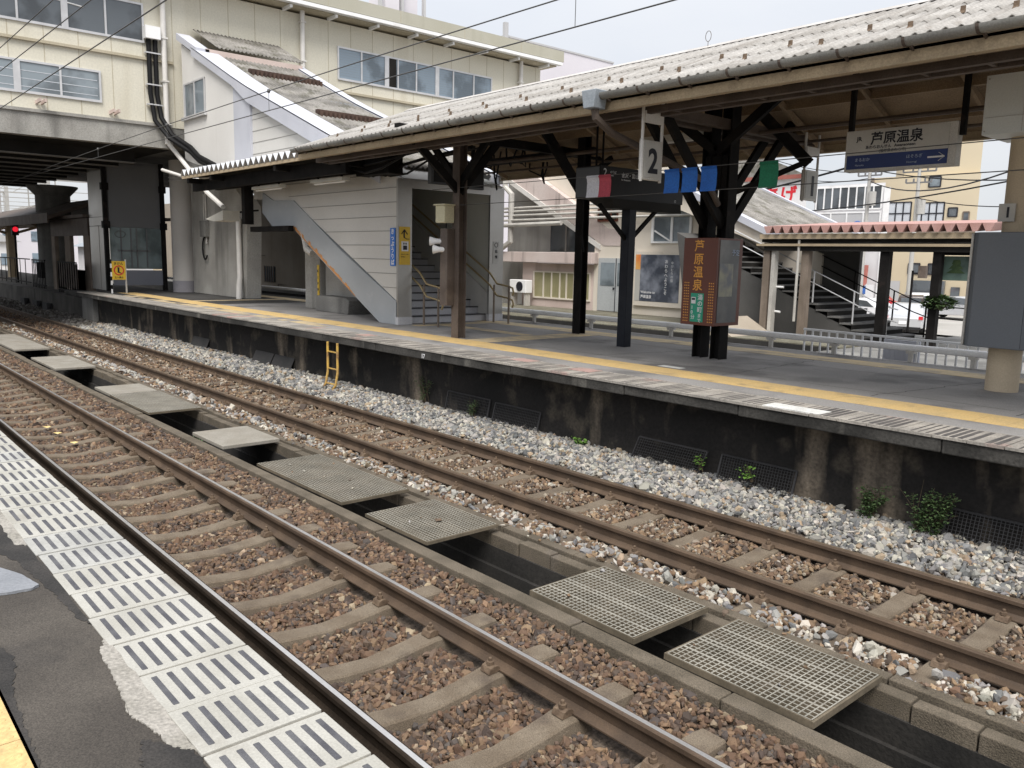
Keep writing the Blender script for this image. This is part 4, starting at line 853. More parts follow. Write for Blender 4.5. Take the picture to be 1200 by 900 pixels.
x = XL + .3
while x < XR:
    for s_ in (1, -1):
        f = lambda y: y if s_ > 0 else 2 * RY - y
        m = MB(); m.bar((x, f(EY + .2), EZ - .16), (x, f(RY - .1), RZ - .24), .05, .09); m.build('rafter', 'board', cp)
    x += 1.35
m = MB()
m.box(XL, XR, 8.35, 8.43, 4.28, 4.36); m.box(XL, XR, 8.62, 8.70, 4.28, 4.36)
for x in np.arange(XL, XR, .6): m.box(x, x + .04, 8.43, 8.62, 4.29, 4.33)
m.build('cable_rack', 'brown', cp)
m = MB(); m.tube([(XL, 9.35, 4.5), (XR, 9.35, 4.5)], .03, 6); m.tube([(XL, 11.6, 4.45), (XR, 11.6, 4.45)], .035, 6); m.tube([(XL, 12.6, 4.4), (XR, 12.6, 4.4)], .025, 6); m.build('conduit', 'brown', cp)
# gutter with brackets, hopper
m = MB(); r_ = .068; n = 9
prof = [(EY - .065 + r_ * math.cos(math.pi + math.pi * i / n), EZ - .022 + r_ * math.sin(math.pi + math.pi * i / n)) for i in range(n + 1)]
prof2 = [(EY - .065 + (r_ - .008) * math.cos(math.pi + math.pi * i / n), EZ - .022 + (r_ - .008) * math.sin(math.pi + math.pi * i / n)) for i in range(n, -1, -1)]
m.prism([(XL + .1, y, z) for y, z in prof + prof2], (XR - XL - .1, 0, 0)); gt = m.build('gutter', 'gutter', cp, smooth=True)
m = MB(); x = XL + .35
while x < XR:
    pr = [(EY - .065 + (r_ + .006) * math.cos(math.pi + math.pi * i / n), EZ - .022 + (r_ + .006) * math.sin(math.pi + math.pi * i / n)) for i in range(n + 1)]
    pr2 = [(EY - .065 + (r_ + .001) * math.cos(math.pi + math.pi * i / n), EZ - .022 + (r_ + .001) * math.sin(math.pi + math.pi * i / n)) for i in range(n, -1, -1)]
    m.prism([(x, y, z) for y, z in pr + pr2], (.028, 0, 0)); m.bar((x + .014, EY - .005, EZ - .05), (x + .014, EY + .10, EZ - .09), .02, .03); x += .62
m.build('gutter_bracket', 'brown', gt)
m = MB(); m.prism([(-7.55, 7.66, 4.52), (-7.3, 7.66, 4.52), (-7.34, 7.66, 4.30), (-7.51, 7.66, 4.30)], (0, .22, 0)); m.build('hopper', 'gutter_blue', cp, bevel=.01)
m = MB(); m.tube([(-7.42, 7.78, 4.3), (-7.42, 7.8, 4.2), (-7.42, 8.1, 4.05), (-7.5, 10.3, 3.6), (-7.55, 10.65, 3.3)], .05, 8); m.build('downpipe', 'brown', cp, smooth=True)
# snow stoppers, two staggered rows
k = 0; x = -14.9
while x < 3:
    for yy, dx in ((8.32, 0), (8.75, .30)):
        if k > 96: break
        z = EZ + (yy - EY) * SL + .02; m = MB(); m.prism([(x + dx, yy, z), (x + dx, yy + .05, z + .01), (x + dx, yy + .05, z + .075), (x + dx, yy + .035, z + .075), (x + dx, yy + .03, z + .03)], (.045, 0, 0)); m.build('snow_stopper', 'clip', cp); k += 1
    x += .92
m = MB(); m.tube([(-7.85, 10.6, 5.6), (-7.85, 10.6, 5.68)] + [(-7.85 + .05 * math.sin(a), 10.6, 5.755 - .075 * math.cos(a)) for a in np.linspace(0, 6.283, 16)], .0045, 5); m.build('wire_loop', 'brown', cp)
# columns: double steel posts with knee braces
def column(x, y, mat, double=True, top=5.1):
    m = MB()
    if double:
        for dx in (-.17, .17):
            m.box(x + dx - .075, x + dx + .075, y - .012, y + .012, ZQ - .03, top); m.box(x + dx - .085, x + dx - .070, y - .11, y + .11, ZQ - .03, top); m.box(x + dx + .070, x + dx + .085, y - .11, y + .11, ZQ - .03, top)
        for z in (1.9, 3.55): m.box(x - .2, x + .2, y - .095, y - .08, z, z + .5); m.box(x - .2, x + .2, y + .08, y + .095, z, z + .5)
    else:
        m.box(x - .1, x + .1, y - .09, y - .075, ZQ - .03, top); m.box(x - .1, x + .1, y + .075, y + .09, ZQ - .03, top); m.box(x - .012, x + .012, y - .075, y + .075, ZQ - .03, top)
    return m.build('column', mat, cp)
def brace(x, y, z0, y1, z1, wd=.14, mat='black', x1=None):
    m = MB(); m.bar((x, y, z0), (x1 if x1 is not None else x, y1, z1), .07, wd); m.build('brace', mat, cp)
PX, PY = -7.74, 10.92
for x in (PX, 1.2, 7.0):
    column(x, PY, 'black')
    for dx in (-.16, .16):
        brace(x + dx, PY - .08, 3.0, 9.1, 4.72); brace(x + dx, PY + .08, 3.0, 12.6, 4.72)
        m = MB(); m.box(x + dx - .06, x + dx + .06, 8.0, 13.3, 4.42, 4.56); m.build('tie_beam', 'brown', cp)
    m = MB(); m.bar((x + .2, PY + .1, 3.5), (x + .75, 12.2, 4.05), .06, .08); m.build('brace', 'black', cp); m = MB(); m.bar((x + .75, 12.2, 4.0), (x + .17, 11.7, 4.75), .09, .16); m.build('brace', 'black', cp)
    m = MB(); m.bar((x, PY - .1, 4.1), (x - 1.3, PY - .1, 5.0), .08, .14); m.bar((x, PY - .1, 4.1), (x + 1.3, PY - .1, 5.0), .08, .14); m.build('brace', 'black', cp)
column(-12.23, 9.36, 'brown', False, 4.95); column(-11.78, 12.1, 'black', False, 5.0)
brace(-12.23, 9.36, 3.6, 8.2, 4.55); brace(-12.23, 9.36, 3.6, 10.4, 4.75); brace(-12.23, 9.36, 3.75, 9.36, 4.7, .12, 'black', -13.3); brace(-12.23, 9.36, 3.75, 9.36, 4.7, .12, 'black', -11.2)
brace(-11.78, 12.1, 3.7, 11.0, 4.85, .2); brace(-11.78, 12.1, 4.0, 12.9, 4.5, .12)
m = MB(); m.box(-12.3, -12.16, 8.0, 13.3, 4.5, 4.66); m.box(-16, -11.5, 9.3, 9.42, 4.48, 4.62); m.box(-16, -11.5, 12.05, 12.17, 4.48, 4.62); m.build('tie_beam', 'black', cp)
m = MB(); m.tube([(-11.78, 12.1, 2.9 - .02), (-11.74, 12.1, 2.6)], .04, 6); m.build('conduit', 'black', cp)
# equipment on the brown post
t = thing('switch_box', (-12.42, 9.3, 3.07), 'small ivory switch box on the brown post by the stairs', 'box')
m = MB(); m.box(-12.55, -12.27, 9.05, 9.27, 3.05, 3.36); m.build('case', 'ivory', t, bevel=.01); m = MB(); m.box(-12.58, -12.24, 9.02, 9.285, 3.361, 3.385); m.build('lid', 'ivory', t)
m = MB(); m.tube([(-12.42, 9.2, 3.05), (-12.42, 9.2, 2.9), (-12.5, 9.15, 2.78)], .012, 6); m.build('cable', 'cable', t)
t = thing('loudspeaker', (-12.5, 9.2, 2.6), 'pair of small white horn loudspeakers on the brown post', 'loudspeaker')
for dx, dz in ((0, 0), (.1, -.15)):
    m = MB(); m.tube([(-12.62 + dx, 8.98, 2.72 + dz), (-12.54 + dx, 9.06, 2.72 + dz), (-12.40 + dx, 9.2, 2.72 + dz)], [.085, .05, .045], 12); m.build('horn', 'white', t, smooth=True)
m = MB(); m.box(-12.47, -12.25, 9.1, 9.27, 1.55, 2.95); tag(m.build('wiring_duct', 'brown', bevel=.01), 'brown wiring duct box on the left side of the brown post', 'duct')
# zigzag roof continuing to the left
zz = thing('zigzag_canopy', (-19, 9, 4.5), 'folded plate canopy extension with zigzag edge left of the slate roof', 'canopy')
m = MB(); x = -24.0; pts = []
while x < -15.9: pts += [(x, 4.50), (x + .14, 4.67), (x + .16, 4.67)]; x += .30
for (xa, za), (xb, zb) in zip(pts[:-1], pts[1:]): m.add([(xa, 8.55, za), (xb, 8.55, zb), (xb, 9.94, zb + .18), (xa, 9.94, za + .18)], [(0, 1, 2, 3)])
o = m.build('folded_roof', pm('folded_roof', (.52, .53, .55), (.60, .61, .63), 1, .5, metal=.2, grain=.04), zz); s_ = o.modifiers.new('thick', 'SOLIDIFY'); s_.thickness = .006
m = MB(); m.box(-24.0, -15.9, 8.58, 8.63, 4.43, 4.497); m.build('edge_trim', 'fascia', zz)
m = MB(); m.box(-24.2, -15.6, 8.95, 9.05, 4.12, 4.42); m.box(-24.2, -15.6, 9.6, 9.7, 4.2, 4.5); m.build('beam', 'black', zz)
for x in (-23.6, -22.0, -18.2, -15.9): m = MB(); m.box(x - .06, x + .06, 8.6, 9.9, 4.3, 4.44); m.build('cross_beam', 'black', zz)
m = MB(); m.box(-22.15, -21.95, 9.5, 9.75, 3.2, 4.4); m.box(-22.2, -19.9, 9.75, 9.9, 3.0, 3.14); m.build('hanging_frame', 'black', zz)
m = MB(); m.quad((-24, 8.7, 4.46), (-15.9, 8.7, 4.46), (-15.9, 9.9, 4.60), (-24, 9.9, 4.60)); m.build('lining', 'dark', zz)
for x0, x1, lab in ((-20.8, -19.25, 'left strip lamp under the zigzag canopy'), (-17.65, -16.2, 'right strip lamp under the zigzag canopy')):
    t = thing('strip_lamp', ((x0 + x1) / 2, 9.3, 4.0), lab, 'lamp', 'strip lamps under the zigzag canopy'); m = MB(); m.box(x0, x1, 9.2, 9.4, 4.03, 4.10); m.build('housing', 'tube', t); m = MB(); m.tube([(x0 + .05, 9.3, 4.01), (x1 - .05, 9.3, 4.01)], .02, 8); m.build('lamp_tube', 'white', t); 
    for x in (x0 + .2, x1 - .2): m = MB(); m.box(x, x + .03, 9.28, 9.32, 4.1, 4.42); m.build('hanger', 'black', t)
# tangled cables below the canopy end
t = thing('cable_bundle', (-15.4, 9.6, 4.2), 'tangle of black cables under the canopy end above the stair', 'cables')
for k in range(9):
    a = rr.uniform(0, 1); m = MB(); y = 9.2 + rr.random() * .7; z = 4.35 + rr.random() * .2
    m.tube([(-17.5 + a, y, z), (-16.4 + a, y + .1, z - rr.uniform(.1, .35)), (-15.4 + a * .6, y + .1, z - rr.uniform(0, .25)), (-14.2, y + .2, z), (-12.6, y + .2, z + .1)], .022, 6); m.build('cable', 'cable', t, smooth=True)
for k in range(9):
    m = MB(); y = 11.6 + rr.random() * 1.3; x = -15.0 + rr.random() * 1.6; d_ = rr.uniform(.1, .5); e_ = rr.uniform(-.5, .7); m.tube([(x, y, 4.75), (x + .03, y, 4.75 - d_), (x + e_ * .3, y + .05, 4.7 - d_ * 1.5), (x + e_, y - .1, 4.75 - d_ * 1.2), (x + e_ * 1.2, y, 4.8)], .02, 6); m.build('cable', 'cable', t, smooth=True)
m = MB(); m.box(-16.2, -14.9, 9.55, 9.9, 4.13, 4.6); m.build('junction_box', 'black', t)
# monitors above the stair entrance
for (y0, y1, z0, lab) in ((9.98, 10.78, 3.9, 'left information screen in a grey frame above the stair entrance'), (10.86, 11.36, 3.86, 'right information screen above the stair entrance')):
    t = thing('screen', (-14.0, (y0 + y1) / 2, z0), lab, 'screen'); m = MB(); m.box(-14.12, -14.0, y0, y1, z0, z0 + .46); m.build('case', 'boardgrey', t, bevel=.01); m = MB(); m.box(-13.998, -13.99, y0 + .07, y1 - .03, z0 + .04, z0 + .42); m.build('display', 'boardblack', t)
    
    for y_ in (y0 + .2, y1 - .1): m = MB(); m.box(-14.08, -14.04, y_, y_ + .04, z0 + .46, 4.75); m.build('hanger', 'black', t)
# strip lamps under the slate roof
for x0, lab in ((-9.6, 'strip lamp under the slate roof left of the double post'),):
    t = thing('strip_lamp', (x0, 10.4, 4.7), lab, 'lamp'); m = MB(); m.box(x0, x0 + 1.25, 11.2, 11.36, 4.42, 4.52); m.build('housing', 'tube', t); m = MB(); m.tube([(x0 + .04, 11.28, 4.4), (x0 + 1.2, 11.28, 4.4)], .018, 8); m.build('lamp_tube', 'white', t); 
    for x in (x0 + .2, x0 + 1.0): m = MB(); m.box(x, x + .03, 11.26, 11.29, 4.52, 5.2); m.build('hanger', 'black', t)

# ------------------------------------------------------------------ signs on the platform
# hanging station name board
t = thing('station_sign', (-4.88, 10.65, 3.66), 'hanging white station name board with a blue band and arrow', 'sign')
x0, x1, z0, z1, yf = -5.57, -4.19, 3.65, 4.165, 10.60
m = MB(); m.box(x0, x1, yf, yf + .16, z0, z1); m.build('case', 'cond', t, bevel=.006)
m = MB(); m.box(x0 + .03, x1 - .09, yf - .006, yf - .0005, z0 + .205, z1 - .02); m.build('white_face', 'signwhite', t)
m = MB(); m.box(x0 + .03, x1 - .09, yf - .006, yf - .0005, z0 + .03, z0 + .203); bb = m.build('blue_band', 'signnavy', t)
m = MB(); Y = yf - .0065
text_mesh(m, 'JR', .075, (-5.42, Y, 4.03), bold=.02); text_mesh(m, '芦原温泉', .165, (-5.24, Y, 3.985), bold=.02); text_mesh(m, 'あわらおんせん', .048, (-5.30, Y, 3.925), bold=.01); text_mesh(m, 'Awaraonsen', .052, (-4.93, Y, 3.925), bold=.015); text_mesh(m, '(福井県あわら市)', .045, (-5.12, Y, 3.872), bold=.005); m.build('lettering', 'ink', t)
m = MB(); text_mesh(m, 'まるおか', .05, (-5.43, Y, 3.775)); text_mesh(m, 'Maruoka', .033, (-5.42, Y, 3.715)); text_mesh(m, 'ほそろぎ', .05, (-4.77, Y, 3.775)); text_mesh(m, 'Hosorogi', .033, (-4.76, Y, 3.715)); m.build('lettering', 'inkpale', bb)
m = MB(); m.bar((-4.51, Y, 3.765), (-4.31, Y, 3.765), .004, .02, (0, 0, 1)); m.bar((-4.31, Y, 3.765), (-4.38, Y, 3.815), .004, .02, (0, 1, 0)); m.bar((-4.31, Y, 3.765), (-4.38, Y, 3.715), .004, .02, (0, 1, 0)); m.build('arrow', 'inkwhite', bb)
for x in (x0 + .02, x1 + .03):
    m = MB(); m.box(x - .03, x + .03, yf + .05, yf + .11, z1 - (.16 if x > -5 else .02), 5.4); m.build('hanger', 'black', t)
# platform number plates (faces +x)
def plate(x, y0, y1, z0, z1, ztop, num, label, mat='signwhite'):
    t = thing('number_sign', (x, (y0 + y1) / 2, z0), label, 'sign'); m = MB(); m.box(x - .07, x, y0, y1, z0, z1); m.build('case', 'cond', t, bevel=.004)
    m = MB(); m.box(x + .0005, x + .006, y0 + .03, y1 - .03, z0 + .035, z1 - .03); m.build('face', mat, t)
    m = MB(); text_mesh(m, num, (z1 - z0) * .86, (x + .007, (y0 + y1) / 2, z0 + (z1 - z0) * .19), (0, 1, 0), bold=.028 if num != '1' else .045, center=True, sx=.92); m.build('digit', 'ink', t)
    m = MB()
    for y in (y0 + .012, y1 + .012): m.tube([(x - .035, y, z0 - .02), (x - .035, y, ztop)], .02, 8)
    m.box(x - .06, x - .01, y0 + .03, y1, z1 + .22, z1 + .36); m.build('hanger', 'white_pipe', t)
plate(-7.05, 8.30, 8.68, 3.47, 3.96, 4.48, '2', 'white platform number 2 plate hanging under the near eave')
plate(-7.10, 12.30, 12.70, 3.46, 3.93, 4.50, '1', 'grey white platform number 1 plate hanging under the far eave')
# coloured stop marker flags on two tight wires
fy = 9.3
t = thing('marker_wire', (-8, fy, 3.6), 'pair of thin wires strung along the platform carrying coloured flags', 'wire')
for z in (3.70, 3.39):
    m = MB(); m.tube([(-13, fy, z - .02), (-9, fy, z - .015), (-6, fy, z + .0), (2, fy, z + .06)], .006, 5); m.build('wire', 'wire', t)
def flag(x0, x1, mat, label, split=None):
    t = thing('marker_flag', ((x0 + x1) / 2, fy, 3.4), label, 'flag', None); m = MB()
    def cloth(a, b, mt):
        mm = MB(); pr = [(fy - .004, 3.375), (fy + .012, 3.46), (fy + .016, 3.6), (fy - .004, 3.70), (fy - .018, 3.665)]
        mm.add([(x, y, z) for x in (a, b) for y, z in pr], [(i, i + 1, 6 + i, 5 + i) for i in range(4)]); o = mm.build('cloth', mt, t); s_ = o.modifiers.new('thick', 'SOLIDIFY'); s_.thickness = .004
    if split: cloth(x0, split, mat[0]); cloth(split + .001, x1, mat[1])
    else: cloth(x0, x1, mat)
flag(-8.99, -8.50, ('flag_white', 'flag_red'), 'half white half red marker flag hanging by the departure board', -8.74)
flag(-7.50, -7.25, 'flag_blue', 'blue marker flag beside the number 2 plate, left of three'); flag(-7.20, -6.95, 'flag_blue', 'blue marker flag in the middle of three'); flag(-6.89, -6.64, 'flag_blue', 'blue marker flag in front of the double post, right of three')
flag(-6.0, -5.74, 'flag_green', 'dark green marker flag hanging alone right of the double post')
# departure board on its own navy post
t = thing('departure_board', (-9.6, 11.0, ZQ), 'black departure board with white heading on a dark navy post', 'board')
m = MB(); m.box(-9.92, -9.36, 10.0, 12.15, 3.44, 3.95); m.mat(1); m.box(-9.90, -9.38, 9.985, 9.999, 3.46, 3.93); m.build('case', ['boardblack', 'boardgrey'], t, bevel=.008)
m = MB(); m.prism([(-9.92, 10.3, 3.439), (-9.36, 10.3, 3.439), (-9.5, 10.5, 3.30), (-9.8, 10.5, 3.30)], (0, 1.8, 0)); m.build('lower_housing', 'boardblack', t)
m = MB(); X = -9.359; text_mesh(m, '2', .17, (X, 10.06, 3.79), (0, 1, 0), bold=.005); text_mesh(m, 'のりば', .05, (X, 10.22, 3.84), (0, 1, 0)); text_mesh(m, 'Track', .035, (X, 10.22, 3.795), (0, 1, 0)); text_mesh(m, '金沢・富山方面', .085, (X, 10.50, 3.80), (0, 1, 0)); text_mesh(m, 'for Kanazawa', .04, (X, 10.50, 3.745), (0, 1, 0)); text_mesh(m, '12', .06, (X, 11.9, 3.47), (0, 1, 0)); m.build('lettering', 'inkwhite', t)
m = MB(); m.box(-9.69, -9.51, 10.91, 11.09, ZQ - .02, 3.31); m.build('post', 'navy', t, bevel=.01)
for y1_ in (10.25, 11.75):
    m = MB(); m.bar((-9.6, 11.0, 2.75), (-9.6, y1_, 3.35), .05, .06); m.build('bracket', 'black', t)
for y_ in (10.2, 10.35, 11.8):
    m = MB(); m.tube([(-9.65, y_, 3.95), (-9.65, y_, 5.0)], .018, 6); m.build('hanger', 'black', t)
# brown illuminated box around the double post
t = thing('sign_box', (-7.76, 10.9, 1.5), 'brown square sign box with orange place name around the double post', 'sign')
bx0, bx1, by0, by1, bz0, bz1 = -8.06, -7.44, 10.56, 11.22, 1.48, 2.81
m = MB(); m.box(bx0, bx1, by0, by1, bz0, bz1); m.build('case', 'signbrown', t, bevel=.006)
m = MB(); vtext(m, '芦原温泉', .185, (-7.86, by0 - .003, bz1 - .02), bold=.012, pitch=1.07); m.build('lettering', 'orange', t)
m = MB()
for s_ in (bx0 + .045, bx1 - .13):
    for a in range(3):
        for b in range(15): m.box(s_ + a * .036 + (.012 if s_ > -7.9 else 0), s_ + a * .036 + .017 + (.012 if s_ > -7.9 else 0), by0 - .003, by0 - .0005, bz0 + .05 + b * .042, bz0 + .067 + b * .042)
m.build('dot_pattern', 'orange', t)
m = MB(); m.box(-7.88, -7.64, by0 - .006, by0 - .001, bz0 + .05, bz0 + .49); gp = m.build('green_panel', 'green', t)
m = MB(); Y = by0 - .0065; vtext(m, '湯の町', .095, (-7.75, Y, bz0 + .475), bold=.012, pitch=1.0); vtext(m, 'まで', .07, (-7.74, Y, bz0 + .185), bold=.01); vtext(m, '10分', .075, (-7.865, Y, bz0 + .31), bold=.01, pitch=1.0); m.box(-7.865, -7.785, by0 - .009, by0 - .0065, bz0 + .33, bz0 + .43); m.build('lettering', 'inkwhite', gp)
m = MB(); m.box(-7.855, -7.795, by0 - .012, by0 - .0092, bz0 + .385, bz0 + .415); m.build('bus_symbol', 'ink', gp)
m = MB(); m.box(bx1 + .0005, bx1 + .008, by0 + .06, by1 - .1, bz0 + .05, bz1 - .03); wp = m.build('glazed_panel', 'frosted', t); m = MB(); text_mesh(m, '予定', .10, (bx1 + .009, by1 - .30, bz1 - .25), (0, 1, 0), bold=.01); m.build('lettering', 'inkpale', wp)
m = MB(); m.box(bx1 + .0082, bx1 + .0105, by0 + .07, by0 + .42, bz0 + .45, bz0 + .95); m.build('timetable', pm('timetable', (.32, .31, .22), (.14, .15, .17), 5, .4, grain=0), wp)
# round concrete column on the right with cabinets
t = thing('round_column', (-3.63, 11.25, ZQ), 'beige round concrete column at the right picture edge', 'column')
m = MB(); m.cyl((-3.63, 11.25), .185, ZQ - .02, 5.2, 28); m.build('shaft', 'beige_col', t, smooth=True)
m = MB(); m.box(-3.80, -3.62, 11.02, 11.045, 3.0, 3.21); np_ = m.build('number_plate', 'signwhite', t); m = MB(); text_mesh(m, '1', .17, (-3.71, 11.018, 3.05), bold=.025, center=True); m.build('digit', 'ink', np_)
m = MB()
m.prism([(-4.0, 10.9, 1.5), (-4.0, 11.3, 1.5), (-3.9, 11.5, 1.5), (-3.35, 11.5, 1.5), (-3.25, 11.3, 1.5), (-3.25, 10.9, 1.5), (-3.35, 10.82, 1.5), (-3.92, 10.82, 1.5)], (0, 0, 1.37)); m.mat(1); m.box(-4.015, -3.985, 10.86, 10.92, 1.5, 2.86)
gc = thing('grey_cabinet', (-3.63, 11.1, 1.5), 'dark grey cabinet wrapped round the beige column', 'cabinet'); m.build('case', ['greybox', 'cond'], gc, bevel=.01)
m = MB(); m.box(-3.35, -3.346, 10.822, 10.826, 1.52, 2.85); m.build('door_seam', 'ink', gc)
m = MB(); m.box(-3.98, -3.45, 10.75, 11.6, 3.99, 4.66); m.mat(1); m.box(-3.449, -3.445, 10.8, 11.55, 4.03, 4.62)
wc = thing('white_cabinet', (-3.7, 11.1, 3.99), 'pale white equipment box high on the beige column', 'box'); m.build('case', ['whitebox', 'cond'], wc, bevel=.008)
m = MB(); m.box(-3.96, -3.47, 10.744, 10.7495, 4.18, 4.184); m.box(-3.56, -3.556, 10.744, 10.7495, 4.0, 4.65); m.build('panel_seam', 'cond', wc)
for x in (-3.95, -3.50):
    for z in (4.03, 4.62): m = MB(); m.tube([(x, 10.7495, z), (x, 10.742, z)], .01, 6); m.build('bolt', 'cond', wc)
# ------------------------------------------------------------------ station building behind the back track (wall plane y = 22)
BY, ZF = 22.0, .66
m = MB(); m.box(-60, 30, 17.6, 24, -.9, .55); m.mat(1); m.box(-26, -9.0, 17.55, 22.0, .3, ZF - .03); m.mat(3); m.box(-60, -9.0, 17.5, 17.549, -.9, ZF - .05)
m.mat(2); m.quad((-9.0, 13.39, .60), (30, 13.39, .60), (30, 24, .60), (-9.0, 24, .60)); m.box(-9.0, 30, 13.4, 17.6, -.9, .58)
m.v = m.v; struct(m.build('side_ground', ['conc_dark', 'moss', 'conc_dark', 'pit']))
sb = thing('station_building', (-18, 22, ZF), 'weathered pink and cream station side building with posters and pipes', 'building')
m = MB(); m.prism([(-20.75, BY, ZF - .3), (-12.0, BY, ZF - .3), (-12.0, BY, 2.75), (-14.8, BY, 3.95), (-16.3, BY, 4.55), (-18.4, BY, 4.75), (-20.75, BY, 5.4)], (0, .3, 0)); m.build('cream_wall', 'creamwall', sb)
m = MB(); m.box(-24.6, -20.76, BY, BY + .3, ZF - .3, 2.29); m.build('pink_wall', 'pinkwall', sb)
m = MB(); m.box(-25.75, -20.55, BY - .35, BY + .3, 2.30, 2.70); m.build('balcony_ledge', 'ledge', sb, bevel=.02)
m = MB(); m.box(-26.6, -20.76, BY + .9, BY + 1.2, 2.3, 6.5); m.box(-26.8, -24.61, BY + .5, BY + .8, -.3, 2.3); m.build('recess_wall', 'greywall', sb)
m = MB(); m.prism([(-26.5, BY + .3, 6.9), (-25.7, BY + .3, 6.4), (-20.2, BY + .3, 3.55), (-17.6, BY + .3, 3.5), (-17.6, BY + .3, 6.6), (-26.5, BY + .3, 7.0)], (0, .3, 0)); m.mat(1)
for x in np.arange(-26.3, -14, 1.1): m.box(x, x + .015, BY + .295, BY + .299, 5.6, 7.5)
m.build('upper_wall', ['creamwall', 'cream_dark'], sb)
m = MB(); m.prism([(-25.9, BY - .02, 6.05), (-24.9, BY - .02, 6.05), (-20.1, BY - .02, 3.55), (-19.0, BY - .02, 3.45), (-19.0, BY - .02, 2.95), (-20.3, BY - .02, 2.95), (-25.9, BY - .02, 5.75)], (0, .3, 0)); m.build('stair_band', 'ledge', sb)
m = MB(); m.prism([(-25.9, BY - .06, 5.78), (-20.45, BY - .06, 2.98), (-20.45, BY - .06, 2.80), (-25.9, BY - .06, 5.58)], (0, .1, 0)); m.build('white_edge', 'white_pipe', sb)
def bwin(x0, x1, z0, z1, y, pane, muls, frame='alum', w_=.035):
    f = MB(); f.box(x0, x1, y - .05, y - .003, z0 - .06, z0); f.box(x0, x1, y - .05, y - .003, z1, z1 + .05)
    for x in [x0] + list(muls) + [x1]: f.box(x - w_, x + w_, y - .052, y - .004, z0 - .055, z1 + .045)
    o = f.build('window', frame, sb); p = MB(); p.box(x0 + .02, x1 - .02, y - .02, y - .002, z0, z1); p.build('pane', pane, o); return o
bwin(-23.9, -20.9, 1.0, 1.93, BY, 'olive', (-23.35, -22.9, -22.45, -22.1, -21.7, -21.3), 'creamwall', .03)
bwin(-24.0, -20.95, 2.75, 3.85, BY + .9, 'glassdk', (-23.1, -22.0), 'greywall')
bwin(-18.1, -16.55, 3.1, 4.08, BY, 'glassbl', (-17.3,), 'white', .05)
bwin(-20.6, -19.7, 3.85, 4.7, BY, 'dark', (-20.3, -20.0), 'signbrown', .025)
m = MB(); m.bar((-18.0, BY - .055, 3.45), (-17.35, BY - .055, 3.12), .02, .05); m.build('loose_strip', 'white', sb)
m = MB(); m.box(-20.5, -19.1, BY - .04, BY - .003, ZF, 2.52); d_ = m.build('door', 'door', sb); m = MB(); m.box(-20.38, -19.72, BY - .05, BY - .041, 1.55, 2.36); m.box(-19.58, -19.2, BY - .05, BY - .041, 1.55, 2.36); m.build('pane', 'glassbl', d_); m = MB(); m.box(-19.66, -19.64, BY - .06, BY - .041, ZF, 2.52); m.box(-19.74, -19.70, BY - .09, BY - .041, 1.42, 1.5); m.build('handle', 'ink', d_)
def poster(x0, x1, z0, z1, label, kind):
    t = thing('poster_board', ((x0 + x1) / 2, BY - .05, z0), label, 'poster'); m = MB(); m.box(x0 - .28, x1 + .12, BY - .09, BY - .01, z0 - .16, z1 + .1); m.build('frame', 'creamwall', t)
    m = MB(); m.box(x0, x1, BY - .098, BY - .0905, z0, z1); m.build('picture', 'posterdark' if kind else 'posterpurple', t)
    m = MB(); m.box(x0 - .22, x0 - .01, BY - .098, BY - .0905, z0 + (z1 - z0) * .68, z1); m.build('orange_strip', 'postorange', t); m = MB(); m.box(x0 - .22, x0 - .01, BY - .098, BY - .0905, z0, z0 + (z1 - z0) * .675); m.build('white_strip', 'signwhite', t)
    m = MB()
    if kind:
        vtext(m, 'あわらへようこそ', .14, (x1 - .62, BY - .1, z1 - .15), bold=.02); vtext(m, 'ゆけむりの宿', .11, (x1 - .36, BY - .1, z1 - .2)); text_mesh(m, 'Welcome to', .12, (x0 + .05, BY - .1, z0 + .27), bold=.02); text_mesh(m, '芦原温泉', .12, (x0 + .05, BY - .1, z0 + .11), bold=.02)
    else:
        for k in range(4): m.box(x0 + .03, x1 - .03, BY - .102, BY - .0985, z0 + .1 + k * .36, z0 + .115 + k * .36)
    m.build('lettering', 'inkwhite', t); return t
poster(-18.50, -16.85, 1.10, 2.66, 'large dark photo poster with white vertical lettering on the cream wall', 1)
p_ = poster(-14.42, -13.75, 1.12, 2.62, 'narrow orange and lilac poster right of the brown sign box', 0); m = MB(); m.box(-13.74, -13.55, BY - .098, BY - .0905, 2.1, 2.62); m.build('orange_strip', 'postorange', p_)
m = MB()
for k, z in enumerate((3.9, 4.08, 4.24, 4.38)): m.tube([(-26.2, BY - .45 + .06 * k, z), (-20.6, BY - .4 + .06 * k, z + .02), (-16.4, BY - .2, z + .02), (-15.7, BY - .2, z - .12), (-13.5, BY - .2, z - 1.25 + .04 * k)], .045, 7)
m.build('pipe_run', 'cond', sb, smooth=True)
m = MB(); m.tube([(-25.3, BY - .4, 5.9), (-25.3, BY - .4, 5.2), (-24.9, BY - .4, 4.9), (-24.9, BY - .4, 3.1), (-25.6, BY - .4, 2.75)], .11, 9); m.tube([(-22, BY - .5, 3.75), (-25.8, BY - .5, 3.7), (-26.15, BY - .5, 3.5), (-26.15, BY - .5, 1.4)], .08, 8); m.tube([(-25.6, BY - .3, 2.3), (-25.6, BY - .3, .7)], .08, 8); m.build('drain_pipe', 'cond', sb, smooth=True)
